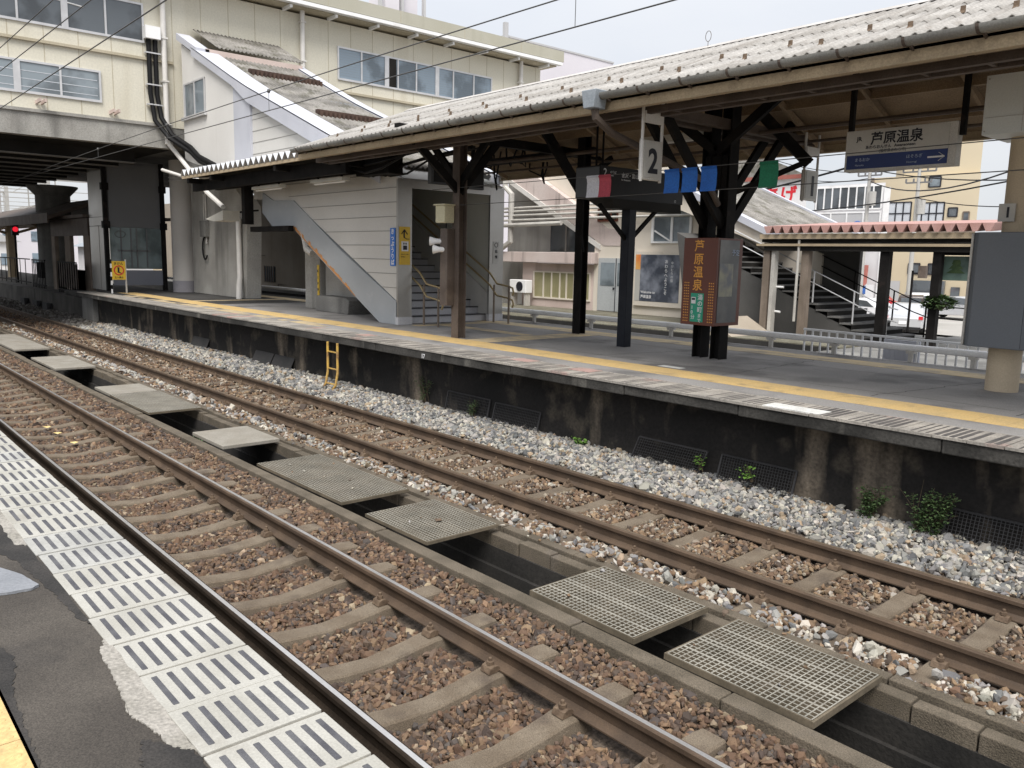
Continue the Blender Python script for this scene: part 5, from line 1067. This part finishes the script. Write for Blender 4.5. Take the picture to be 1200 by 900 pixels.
t = thing('air_conditioner', (-24.3, 21.5, ZF), 'white air conditioner unit beside the olive window', 'appliance'); m = MB(); m.box(-24.75, -23.8, 21.45, 21.8, 1.12, 1.62); m.build('case', 'white', t, bevel=.02); m = MB(); m.tube([(-24.15 + .17 * math.cos(a), 21.44, 1.37 + .17 * math.sin(a)) for a in np.linspace(0, 6.283, 18)], .02, 5); m.box(-24.3, -24.0, 21.435, 21.448, 1.23, 1.5); m.build('fan_grille', 'ink', t)
m = MB(); m.box(-24.7, -24.6, 21.5, 21.75, ZF - .1, 1.12); m.box(-23.95, -23.85, 21.5, 21.75, ZF - .1, 1.12); m.build('stand', 'cond', t)

# covered stair of the far platform: roof, posts, flight, railings
cs = thing('stair_shelter', (-10, 19.5, ZF), 'open stair shelter with faded pink scalloped roof edge', 'shelter')
m = MB(); n = 21
for k in range(n):
    x = -12.15 + k * .262; m.prism([(x + .005, 19.2, 3.40), (x + .02, 19.2, 3.36), (x + .085, 19.2, 3.22), (x + .175, 19.2, 3.22), (x + .24, 19.2, 3.36), (x + .255, 19.2, 3.40)], (0, 3.6, .25))
m.build('roof', 'terracotta', cs)
m = MB(); m.box(-12.3, -6.6, 19.28, 19.36, 3.08, 3.2); m.mat(1); m.box(-12.3, -6.6, 19.4, 22.5, 3.0, 3.08); m.box(-12.2, -6.6, 19.36, 19.5, 2.78, 2.98); m.mat(0); m.box(-12.4, -6.6, 19.3, 19.36, 2.90, 2.96); m.build('eave_beam', ['fascia', 'dark'], cs)
for x, wd, mt in ((-12.15, .09, 'woodpost'), (-11.95, .05, 'cond'), (-11.05, .10, 'woodpost'), (-9.03, .11, 'black'), (-7.85, .09, 'black')):
    m = MB(); m.box(x - wd, x + wd, 19.42, 19.6, ZF - .1, 2.99); m.build('post', mt, cs)
m = MB(); m.tube([(-11.2, 19.35, 3.05), (-11.2, 19.35, 1.0)], .035, 8); m.build('downpipe', 'cond', cs)
m = MB(); m.box(-16, -10.95, 22.1, 22.25, ZF - .1, 3.0); m.build('side_wall', 'shade_wall', cs)
m = MB()
for k in range(17):
    x1 = -9.25 - k * .33; z = .72 + k * .148; m.mat(0); m.box(x1 - .35, x1, 19.9, 22.0, z - .04, z); m.mat(1); m.box(x1 - .03, x1 - .01, 19.9, 22.0, z - .15, z - .041)
m.build('flight', ['step_dark', 'dark'], cs); m = MB(); m.prism([(-9.3, 19.93, .55), (-15.5, 19.93, 3.3), (-15, 19.93, .55)], (0, 2.05, 0)); m.build('stair_block', 'shade_wall', cs)
for y_ in (19.85, 22.02):
    hr = MB()
    for dz in (.8, .5):
        hr.tube([(-13.5, y_, 2.55 + dz), (-9.4, y_, .80 + dz), (-9.0, y_, .72 + dz - .05), (-7.4 if y_ > 21.5 else -8.8, y_, .68 + dz - .05)], .015, 7)
    for x in (-12.3, -11, -9.9, -9.05): hr.tube([(x, y_, max(.65, .80 + (-9.4 - x) * .427)), (x, y_, max(.65, .80 + (-9.4 - x) * .427) + .8)], .02, 6)
    hr.build('handrail', 'alum' if y_ < 22 else 'black', cs, smooth=True)
m = MB(); m.tube([(-11.75, 19.6, 1.2), (-12.1, 19.6, 1.22), (-12.15, 19.6, 1.4), (-12.15, 19.6, 1.75), (-12.05, 19.6, 1.85), (-11.7, 19.6, 1.85)], .03, 7); m.build('hoop_rail', 'white', cs, smooth=True)
m = MB(); m.box(-7.88, -7.2, 19.75, 19.78, 2.16, 2.70); t = thing('picture_panel', (-7.55, 19.76, 2.16), 'dark green picture panel with a tree shape hung between shelter posts', 'poster'); m.build('panel', 'castle', t)
m = MB()
for k in range(3): m.prism([(-7.55 - .2 + .05 * k, 19.745, 2.32 + .1 * k), (-7.55 + .2 - .05 * k, 19.745, 2.32 + .1 * k), (-7.55 + .07, 19.745, 2.42 + .1 * k), (-7.55 - .07, 19.745, 2.42 + .1 * k)], (0, .004, 0))
m.build('tree_shape', 'leaf', t)
m = MB(); m.box(-7.95, -7.15, 19.7, 19.85, 2.72, 2.80); m.build('hanger', 'black', t)
m = MB(); m.box(-8.1, -7.3, 20.3, 20.42, 2.88, 2.93); tag(m.build('strip_lamp', 'white'), 'small white strip lamp under the pink edged shelter roof', 'lamp')
t = thing('hanging_planter', (-7.8, 19.9, 1.5), 'round hanging basket of plants on the rightmost shelter post', 'planter'); m = MB(); m.lathe([(.10, 0), (.2, .12), (.22, .14)], (-7.8, 19.62, 1.5), 14); m.build('basket', 'stem', t); m = MB()
for k in range(800):
    a, b = rr.uniform(0, 6.283), rr.uniform(-.7, 1.5); leaf_cluster(m, (-7.8 + .30 * math.cos(a) * math.cos(b), 19.62 + .30 * math.sin(a) * math.cos(b), 1.62 + .17 * math.sin(b)), (.04, .04, .03), 1, .10)
m.build('foliage', 'leaf', t)
# sloping slate roof of the stair seen above the shelter
t = thing('sloping_roof', (-13, 22, 4), 'grey slate stair roof sloping down behind the pink edged shelter', 'roof')
slate(-17.0, -12.6, 20.6, 25.8, lambda x: 3.25 + (-12.6 - x) * .44, 'slate_sheet', t, 'roofs_dark', .13, .02)
m = MB(); m.prism([(-17, 20.3, 5.25), (-12.5, 20.3, 3.29), (-12.5, 20.3, 3.1), (-17, 20.3, 5.05)], (0, .32, 0)); m.prism([(-17, 25.8, 5.25), (-12.5, 25.8, 3.29), (-12.5, 25.8, 3.15), (-17, 25.8, 5.1)], (0, .2, 0)); m.build('barge_board', 'lilac', t)
m = MB(); m.prism([(-17, 20.42, 5.05), (-12.5, 20.42, 3.1), (-12.5, 20.42, 2.8), (-15, 20.42, 3.7), (-17, 20.42, 4.4)], (0, .08, 0)); m.build('gable_wall', 'creamwall', t)
# white baluster fence
t = thing('baluster_fence', (-5, 13.9, .7), 'white metal baluster fence behind the barrier pipe', 'fence')
m = MB(); m.bar((-7.85, 13.95, 1.28), (4, 13.95, 1.16), .05, .035); m.bar((-7.85, 13.95, .74), (4, 13.95, .68), .04, .03); m.build('rail', 'white', t)
for k in range(60):
    x = -7.83 + k * .155; z = 1.28 - (x + 7.85) * .0101
    if -6.4 < x < -5.85: continue
    m = MB(); m.box(x - .014, x + .014, 13.936, 13.964, .7, z - .018); m.build('baluster', 'white', t)
m = MB(); m.box(-6.42, -5.82, 14.05, 14.1, .62, 1.22)
for k in range(7): m.box(-6.40 + k * .085, -6.39 + k * .085, 14.043, 14.049, .64, 1.2)
tag(m.build('slatted_screen', 'lilac'), 'white slatted panel standing behind the baluster fence', 'panel')
m = MB(); m.prism([(-13.3, 17.6, ZF - .6), (-11.6, 17.6, ZF - .6), (-11.7, 17.6, .55), (-12.6, 17.6, 1.05), (-13.2, 17.6, .6)], (0, 1.8, 0)); tag(m.build('stone_abutment', 'conc_tan'), 'stained concrete abutment at the foot of the shelter posts', 'wall')

# ------------------------------------------------------------------ forecourt, cars and street behind
m = MB(); m.quad((-60, 24.0, .602), (40, 24.0, .602), (40, 40, -.76), (-60, 40, -.76)); m.quad((-80, 40, -.76), (60, 40, -.76), (60, 120, -.76), (-80, 120, -.76)); struct(m.build('forecourt', 'forecourt'))
def car(loc, rz, L, W, H, body, label, van=False, tail=True, yplate=False):
    t = thing('parked_car', loc, label, 'car', None, rz); w2 = W / 2; b = .22
    if van: prof = [(-L / 2, b), (-L / 2 + .02, .75), (-L / 2 + .12, H - .08), (-L / 2 + .25, H), (L * .22, H), (L * .36, .95), (L / 2 - .06, .82), (L / 2, .55), (L / 2, b)]
    else: prof = [(-L / 2, b + .1), (-L / 2 + .02, .8), (-L / 2 + .55, .9), (-L * .22, H - .05), (-L * .08, H), (L * .08, H - .02), (L * .26, .92), (L / 2 - .12, .72), (L / 2, .5), (L / 2, b)]
    vs = []; n = len(prof)
    for y, s_ in ((-w2, 0), (-w2 + .06, 1), (w2 - .06, 1), (w2, 0)):
        for x, z in prof: k = max(0, (z - .85)) * .16 if z > .85 else 0; vs.append((x, y - math.copysign(k, y), z if s_ else max(b, z - .03)))
    fs = [(j * n + i, j * n + (i + 1) % n, (j + 1) * n + (i + 1) % n, (j + 1) * n + i) for j in range(3) for i in range(n)] + [tuple(range(n)), tuple(range(4 * n - 1, 3 * n - 1, -1))]
    m = MB(); m.add(vs, fs); m.build('body', body, t, local=True, smooth=True, bevel=.04)
    for s_ in (-1, 1):
        y = s_ * w2; k = lambda z: max(0, z - .85) * .16
        if van: pl = [(-L / 2 + .25, .98), (-L / 2 + .3, H - .16), (L * .19, H - .16), (L * .31, .98)]
        else: pl = [(-L * .32, .95), (-L * .2, H - .13), (-L * .07, H - .09), (L * .07, H - .11), (L * .21, .95)]
        m = MB(); m.add([(x, y - s_ * (k(z) - .006), z) for x, z in pl], [tuple(range(len(pl)))]); m.add([(x, y - s_ * (k(z) - .003), z) for x, z in pl], [tuple(range(len(pl)))]); m.build('side_window', 'glassdk', t, local=True)
    zt = H - .14; xb = -L / 2
    if van: m = MB(); m.quad((xb + .03, -w2 + .2, 1.0), (xb + .03, w2 - .2, 1.0), (xb + .10, w2 - .24, zt), (xb + .10, -w2 + .24, zt)); m.build('rear_window', 'glassdk', t, local=True)
    else: m = MB(); m.quad((xb + .62, -w2 + .22, .96), (xb + .62, w2 - .22, .96), (-L * .235, w2 - .28, zt), (-L * .235, -w2 + .28, zt)); m.build('rear_window', 'glassdk', t, local=True)
    m = MB(); m.quad((L * .245, -w2 + .22, .98), (L * .245, w2 - .22, .98), (L * .09 if not van else L * .24, w2 - .28, zt), (L * .09 if not van else L * .24, -w2 + .28, zt)); m.build('windscreen', 'glassdk', t, local=True)
    for x in (-L * .3, L * .31):
        for s_ in (-1, 1):
            m = MB(); m.tube([(x, s_ * (w2 - .18), .31), (x, s_ * (w2 + .015), .31)], .31, 16); wl = m.build('wheel', 'tyre', t, local=True); m = MB(); m.tube([(x, s_ * (w2 - .1), .31), (x, s_ * (w2 + .025), .31)], .20, 12); m.build('rim', 'rim', wl, local=True)
    for s_ in (-1, 1):
        m = MB(); m.box(xb - .015, xb + .12, s_ * (w2 - .08) - .10, s_ * (w2 - .08) + .085, .72, .72 + (.35 if van else .16)); m.build('tail_light', 'taillight', t, local=True)
    m = MB(); m.box(xb - .03, xb + .01, -.17, .17, .48, .63); m.build('number_plate', 'plate' if yplate else 'white', t, local=True)
    m = MB(); m.box(xb - .02, xb + .1, -w2 + .05, w2 - .05, .24, .36); m.box(L / 2 - .1, L / 2 + .02, -w2 + .05, w2 - .05, .24, .4); m.build('bumper', 'tyre', t, local=True)
    return t
GZ = -.76
car((-21.0, 56.0, GZ), R(174), 4.4, 1.7, 1.44, 'carsilver', 'silver white sedan parked side on behind the hanging basket')
car((-24.2, 57.5, GZ), R(120), 4.0, 1.7, 1.5, 'carwhite', 'white hatchback parked just left of the sedan', True)
bpy.data.objects[-1] if False else None
car((-20.9, 48.8, GZ), R(112), 3.4, 1.48, 1.62, 'carbrown', 'dark brown boxy kei car with a yellow number plate', True, yplate=True)
car((-26.6, 55.5, GZ), R(200), 4.2, 1.7, 1.5, 'carred', 'red car parked behind the shelter post')
car((-22.7, 46.5, GZ), R(170), 4.3, 1.7, 1.4, 'carwhite', 'white car with a dark wheel arch in front of the red car')
car((-18.1, 42.2, GZ), R(105), 4.0, 1.7, 1.45, 'carsilver', 'pale car with wide red tail lights low behind the fence')
def building(name, loc, label, cat='building'): return thing(name, loc, label, cat)
t = building('beige_building', (-26, 62, GZ), 'tall beige building with wide upper windows behind the shelter')
m = MB(); m.prism([(-30.1, 62, GZ), (-22.7, 62, GZ), (-27.6, 74, GZ), (-36, 74, GZ)], (0, 0, 8.95 - GZ)); m.prism([(-28.2, 62.6, 8.951), (-23.0, 62.6, 8.951), (-27.6, 73.9, 8.951), (-34, 73.9, 8.951)], (0, 0, 2.25)); m.mat(1); m.box(-30.4, -30.101, 61.8, 64, GZ, 8.95); m.box(-30.1, -22.7, 61.97, 61.998, 4.9, 5.1); m.build('wall', ['beige', 'woodpost'], t)
def fwin(t, x0, x1, z0, z1, y, nx, nz, pane='curtain', frame='ink'):
    f = MB()
    for i in range(nx + 1): x = x0 + (x1 - x0) * i / nx; f.box(x - .04, x + .04, y - .06, y - .004, z0, z1)
    for j in range(nz + 1): z = z0 + (z1 - z0) * j / nz; f.box(x0, x1, y - .055, y - .003, z - .04, z + .04)
    o = f.build('window', frame, t); p = MB(); p.box(x0, x1, y - .02, y - .002, z0, z1); p.build('pane', pane, o)
fwin(t, -29.4, -27.2, 5.5, 7.1, 62, 4, 2); fwin(t, -26.9, -24.9, 5.5, 7.0, 62, 4, 2); fwin(t, -24.6, -24.0, 6.0, 6.6, 62, 1, 1, 'glassdk'); fwin(t, -23.6, -23.2, 5.3, 6.3, 62, 1, 1, 'glassdk', 'woodpost'); fwin(t, -26.1, -25.3, 8.1, 8.8, 62, 1, 1, 'glassbl')
for x in (-29.8, -27.0, -25.6, -24.0): fwin(t, x, x + .8, 1.95, 2.7, 62, 1, 1, 'glassdk')
m = MB(); m.box(-29.3, -27.5, 61.93, 61.96, GZ, 1.4); m.build('shutter', 'bldgrey', t); m = MB(); m.box(-26.6, -24.3, 61.7, 61.96, .55, 1.5); m.mat(1); m.box(-26.5, -24.4, 61.9, 61.96, GZ, .5); m.build('shop_front', ['glassdk', 'bldgrey'], t); m = MB(); m.box(-23.9, -23.3, 61.93, 61.97, GZ, 1.1); m.build('doorway', 'glassdk', t)
t = building('glass_building', (-26, 50, GZ), 'white framed building with dark upper windows left of the beige one'); m = MB(); m.prism([(-28.6, 51, GZ), (-24.05, 51, GZ), (-27.3, 57, GZ), (-32, 57, GZ)], (0, 0, 7.5 - GZ)); m.mat(1); m.prism([(-24.04, 50.9, GZ), (-23.65, 50.9, GZ), (-24.5, 52.6, GZ), (-24.9, 52.6, GZ)], (0, 0, 7.2 - GZ)); m.build('wall', ['bldwhite', 'white'], t)
fwin(t, -28.5, -24.2, 5.95, 7.35, 51, 8, 1, 'glassdk', 'white'); fwin(t, -28.5, -24.2, 3.5, 5.75, 51, 4, 1, 'bldgrey', 'white')
m = MB(); m.tube([(-25.6 + .3 * math.cos(a), 50.92, 4.9 + .3 * math.sin(a)) for a in np.linspace(0, 6.283, 18)], .03, 5); m.build('ring_emblem', 'signblue', t)
t = building('sign_building', (-28, 45, GZ), 'white gabled building with a big red painted sign on the wall'); m = MB(); m.prism([(-30.5, 45, GZ), (-25.8, 45, GZ), (-30.0, 52, GZ), (-35, 52, GZ)], (0, 0, 7.45 - GZ)); m.build('wall', 'bldwhite', t); m = MB(); m.prism([(-30.7, 44.8, 7.45), (-25.6, 44.8, 7.45), (-27.0, 44.8, 8.1), (-28.6, 44.8, 8.75), (-30.7, 44.8, 8.75)], (-4.4, 7, 0)); m.mat(1); m.box(-30.7, -25.6, 44.75, 44.79, 7.38, 7.62); m.build('roof', ['roofs_dark', 'redtile'], t); m = MB(); text_mesh(m, 'あげ', 1.08, (-28.6, 44.99, 6.1), bold=.03); m.build('lettering', 'red', t)
t = building('awning_shop', (-25, 49.6, GZ), 'small red roofed shop with a blue awning seen between shelter posts'); m = MB(); m.box(-25.75, -24.15, 49.6, 50.9, GZ, 1.3); m.build('wall', 'bldwhite', t); m = MB(); m.prism([(-25.95, 49.3, 1.28), (-24.0, 49.3, 1.28), (-24.5, 50.4, 2.4), (-25.5, 50.4, 2.4)], (0, .25, .1)); m.build('roof', 'redtile', t); m = MB(); m.prism([(-25.9, 49.0, .82), (-25.9, 49.58, 1.22), (-25.9, 49.58, .75)], (1.85, 0, 0)); m.build('awning', 'awning', t); m = MB(); m.box(-25.2, -24.9, 49.55, 49.595, GZ, .6); m.build('doorway', 'glassdk', t)
def pole(x, y, h, label, arms=((.0, .9), (-.6, .7)), r_=.115):
    t = thing('utility_pole', (x, y, GZ), label, 'pole'); m = MB(); m.tube([(x, y, GZ), (x, y, h)], [r_ * 1.25, r_ * .8], 12); m.build('pole', 'pole', t, smooth=True)
    for dz, ln in arms:
        m = MB(); m.bar((x - ln, y, h - .25 + dz), (x + ln, y, h - .25 + dz), .08, .08)
        for k in (-1, -.4, .5, 1): m.cyl((x + ln * k, y), .05, h - .25 + dz, h - .02 + dz, 6)
        m.build('crossarm', 'insul', t)
    m = MB(); m.cyl((x + .3, y - .1), .22, h - 2.6, h - 1.8, 10); m.build('transformer', 'pole', t, smooth=True); return t
pole(-21.0, 48.5, 8.0, 'concrete utility pole in front of the beige building'); pole(-24.1, 49.0, 8.6, 'concrete utility pole in front of the glass fronted building')
t = pole(-35.5, 55, 10.6, 'distant utility pole with crossarms beside the number 1 plate'); 
t = thing('traffic_signal', (-14.9, 35, -.3), 'thin dark post carrying a small traffic signal behind the shelter', 'signal'); m = MB(); m.tube([(-15.05, 35, -.4), (-15.05, 35, 2.3)], .05, 8); m.build('post', 'black', t); m = MB(); m.box(-14.8, -14.5, 34.9, 35.1, 2.0, 2.5); m.build('signal_head', 'brown', t); m = MB(); m.bar((-15.05, 35, 2.2), (-14.7, 35, 2.2), .04, .04); m.build('arm', 'black', t)
# power lines above the street
t = thing('power_lines', (-20, 40, 6), 'sagging power and telephone lines crossing behind the platform roof', 'cables')
def sag(p, q, d, r_=.025, n=10):
    p, q = Vector(p), Vector(q); m = MB(); m.tube([p.lerp(q, i / n) - Vector((0, 0, d * 4 * (i / n) * (1 - i / n))) for i in range(n + 1)], r_, 5); m.build('line', 'cable', t)
sag((-36, 42, 5.6), (-12, 33, 7.6), .5, .05); sag((-24, 49, 8.1), (-8, 36, 6.0), .5, .03); sag((-24, 49, 7.4), (-10, 30, 5.6), .6, .03); sag((-35, 55, 10.2), (-21, 48, 7.9), .6); sag((-24, 49, 8.4), (-21, 48.4, 7.9), .1); sag((-21, 48.4, 6.3), (-13, 44, 5.4), .25, .025); sag((-35, 55, 9.6), (-24, 49, 7.6), .6); sag((-30, 44, 5.4), (-8, 30, 5.6), .4, .03)
# building and equipment behind the concourse
t = building('lilac_block', (-45, 45, GZ), 'plain pale lilac building block behind the concourse roof end'); m = MB(); m.box(-52, -45, 38.2, 49, GZ, 17.3); m.mat(1); m.box(-52.05, -44.95, 38.15, 49.05, 17.3, 17.42); m.build('wall', ['lilacwall', 'bldgrey'], t); m = MB(); m.box(-45.1, -44.85, 38.0, 38.3, 12, 18.2); m.build('corner_pipe', 'bldgrey', t)
t = thing('roof_equipment', (-36, 23.8, 11.4), 'white roof equipment in a steel frame on the concourse roof', 'equipment')
m = MB(); m.box(-37.5, -36, 22.9, 23.7, 11.4, 17.5); m.box(-37.2, -36.2, 24.0, 24.9, 12, 17.5); m.build('cabinet', 'lilacwall', t); m = MB()
for y_ in (22.6, 23.85, 25.15):
    m.box(-36.1, -35.9, y_ - .06, y_ + .06, 11.4, 17.5)
m.box(-36.1, -35.95, 22.6, 25.1, 13.4, 13.5); m.build('frame', 'bldgrey', t); m = MB(); m.box(-35.9, -35.5, 23.0, 23.6, 13.3, 14.0); m.box(-35.9, -35.5, 24.2, 24.8, 13.3, 14.1); m.build('fan_unit', 'ink', t)

# ------------------------------------------------------------------ far left: old platform canopy, shelter, fences, houses
t = thing('waiting_shelter', (-38, 9.2, .7), 'dark panelled waiting shelter beyond the lift', 'shelter')
m = MB(); m.box(-41, -35.1, 8.9, 9.0, 2.95, 3.62); m.box(-41.2, -34.9, 8.7, 12, 3.63, 3.75); m.build('upper_panel', 'brown', t)

for x in (-40.8, -38.3, -35.4): m = MB(); m.box(x - .42 if x > -40 else x - .2, x + .42, 8.9, 9.05, .66, 2.95); m.build('post', 'woodpost', t); m = MB(); m.box(-41, -35, 8.95, 9.0, .66, 1.6); m.build('lower_panel', 'brown', t)
t = thing('old_canopy', (-55, 10, .7), 'old platform canopy with brown boards beyond the concourse', 'canopy'); m = MB(); m.prism([(-90, 8.2, 3.75), (-90, 10.4, 4.6), (-90, 12.6, 3.9), (-90, 12.6, 3.75), (-90, 10.4, 4.45), (-90, 8.2, 3.6)], (52, 0, 0)); m.build('roof', 'brown', t); m = MB(); m.box(-90, -38, 8.15, 8.2, 3.45, 3.85); m.build('fascia', 'brown', t)
for x in (-46, -58, -70, -82): m = MB(); m.box(x - .35, x + .35, 10.2, 10.6, .66, 4.3); m.bar((x, 10.4, 3.2), (x, 8.6, 3.8), .12, .15); m.bar((x, 10.4, 3.2), (x, 12.2, 3.8), .12, .15); m.build('column', 'fascia', t)
t = thing('red_signal', (-49, 9.0, .66), 'railway signal glowing red under the old canopy', 'signal'); m = MB(); m.cyl((-49, 9.0), .05, .66, 3.6, 8); m.build('post', 'black', t); m = MB(); m.box(-49.15, -48.85, 8.85, 9.15, 3.05, 3.6); m.build('signal_head', 'ink', t); m = MB(); m.tube([(-48.85, 9.0, 3.35), (-48.82, 9.0, 3.35)], .13, 14); m.build('red_lens', 'lampred', t)
def rail_fence(x0, x1, y, label, solid=False, gap=.22):
    t = thing('metal_fence', ((x0 + x1) / 2, y, .66), label, 'fence'); m = MB(); m.bar((x0, y, 1.9), (x1, y, 1.9), .05, .05); m.bar((x0, y, .8), (x1, y, .8), .05, .05)
    for x in np.arange(x0, x1 + .01, gap): m.box(x - .015, x + .015, y - .015, y + .015, .66, 1.9)
    m.build('bars', 'black', t)
    if solid: m = MB(); m.box(x0 + .02, x1 - .02, y + .02, y + .05, .9, 1.85); m.build('panel', 'brown', t)
rail_fence(-43.5, -41.0, 8.6, 'black barred gate at the end of the low platform', False, .3); rail_fence(-38.0, -35.2, 8.45, 'brown panelled metal fence in front of the waiting shelter', True, .35); rail_fence(-70, -45, 8.8, 'long thin metal fence along the old platform', False, 1.2)
m = MB(); m.box(-43.0, -41.9, 8.66, 8.75, 1.1, 1.8); tag(m.build('notice_board', 'black'), 'dark notice board behind the black barred gate', 'board')
def house(x, y, w_, d, h, mat, roof, label, cat='house', win=3):
    t = thing('house', (x, y, GZ), label, cat); m = MB(); m.box(x - d, x, y, y + w_, GZ, h); m.build('wall', mat, t)
    m = MB(); m.prism([(x + .4, y - .4, h), (x + .4, y + w_ / 2, h + w_ * .22), (x + .4, y + w_ + .4, h)], (-d - .8, 0, 0)); m.build('roof', roof, t)
    for k in range(win):
        for z in (.6, 3.2):
            if z + 1.4 > h: continue
            yy = y + w_ * (k + .5) / win; m = MB(); m.box(x + .004, x + .06, yy - .7, yy + .7, z, z + 1.2); m.build('window', 'glasspane', t)
house(-100, 13.5, 5, 8, 3.0, 'bldwhite', 'bldgrey', 'white house with teal windows far down the line'); house(-115, 19, 9, 8, 5.6, 'lilacwall', 'roofs_dark', 'pale two storey house far beyond the old platform'); house(-90, 25, 8, 8, 4.0, 'beige', 'bldgrey', 'beige house far left behind the lift'); house(-62, 16.5, 3.4, 6, 2.6, 'bldwhite', 'gutter_blue', 'white walled building seen between lift and round pillar', win=0)
house(-120, -2, 10, 8, 4.2, 'bldgrey', 'roofs_dark', 'grey house at the far end of the tracks'); house(-105, 34, 10, 9, 5.0, 'bldwhite', 'roofs_dark', 'white house behind the lift glass')
# overhead line: contact and messenger wires, droppers, catenary masts far away
def line(y, z0, z1, label, x0=-100, x1=10, mess=None, drops=()):
    t = thing('overhead_line', (-20, y, z0), label, 'overhead wire'); m = MB(); m.tube([(x0, y, z0), (-30, y, z0), (x1, y, z1)], .0075, 6); m.build('contact_wire', 'wire', t)
    if mess:
        mz = lambda x: mess[0] + mess[1] * (x + 8) ** 2; m = MB(); m.tube([(x, y, mz(x)) for x in np.linspace(-34, 10, 24)], .0075, 6); m.build('messenger_wire', 'wire', t)
        for x in drops: m = MB(); m.tube([(x, y, z0 + (z1 - z0) * max(0, (x + 30) / 40)), (x, y, mz(x))], .004, 5); m.lathe([(.02, -.03), (.03, 0), (.02, .03)], (x, y, mz(x)), 8); m.build('dropper', 'wire', t)
line(6.17, 4.72, 4.76, 'overhead contact wire with messenger wire above the far track', mess=(5.06, -.0006), drops=(-18.0, -13.2, -6.2, -1, -23))
line(3.2, 4.85, 5.14, 'lowest overhead wire above the near track'); line(3.2, 5.56, 5.55, 'middle overhead wire above the near track'); line(3.2, 5.9, 6.0, 'topmost overhead wire above the near track')
for k, x in enumerate((-58, -74, -90)):
    t = thing('catenary_mast', (x, -3, 0), 'steel catenary gantry over the tracks beyond the concourse, ' + ('nearest', 'middle', 'farthest')[k], 'gantry', 'gantries beyond the concourse'); m = MB()
    m.box(x - .15, x + .15, -2.2, -1.9, -.5, 8); m.box(x - .15, x + .15, 15.9, 16.2, -.5, 8); m.build('mast', 'pole', t); m = MB(); m.bar((x, -2, 7.4), (x, 16, 7.4), .1, .1); m.bar((x, -2, 6.6), (x, 16, 6.6), .1, .1)
    for y_ in np.arange(-2, 16, 1.2): m.bar((x, y_, 6.6), (x, y_ + 1.2, 7.4), .05, .05)
    for y_ in (2.7, 6.2, 8.5, 10, 11.5, 13): m.bar((x, y_, 6.6), (x, y_, 4.4), .06, .06)
    for z_ in (4.9, 5.4, 5.9): m.bar((x, 2, z_), (x, 16, z_), .04, .04)
    m.build('truss', 'pole', t)
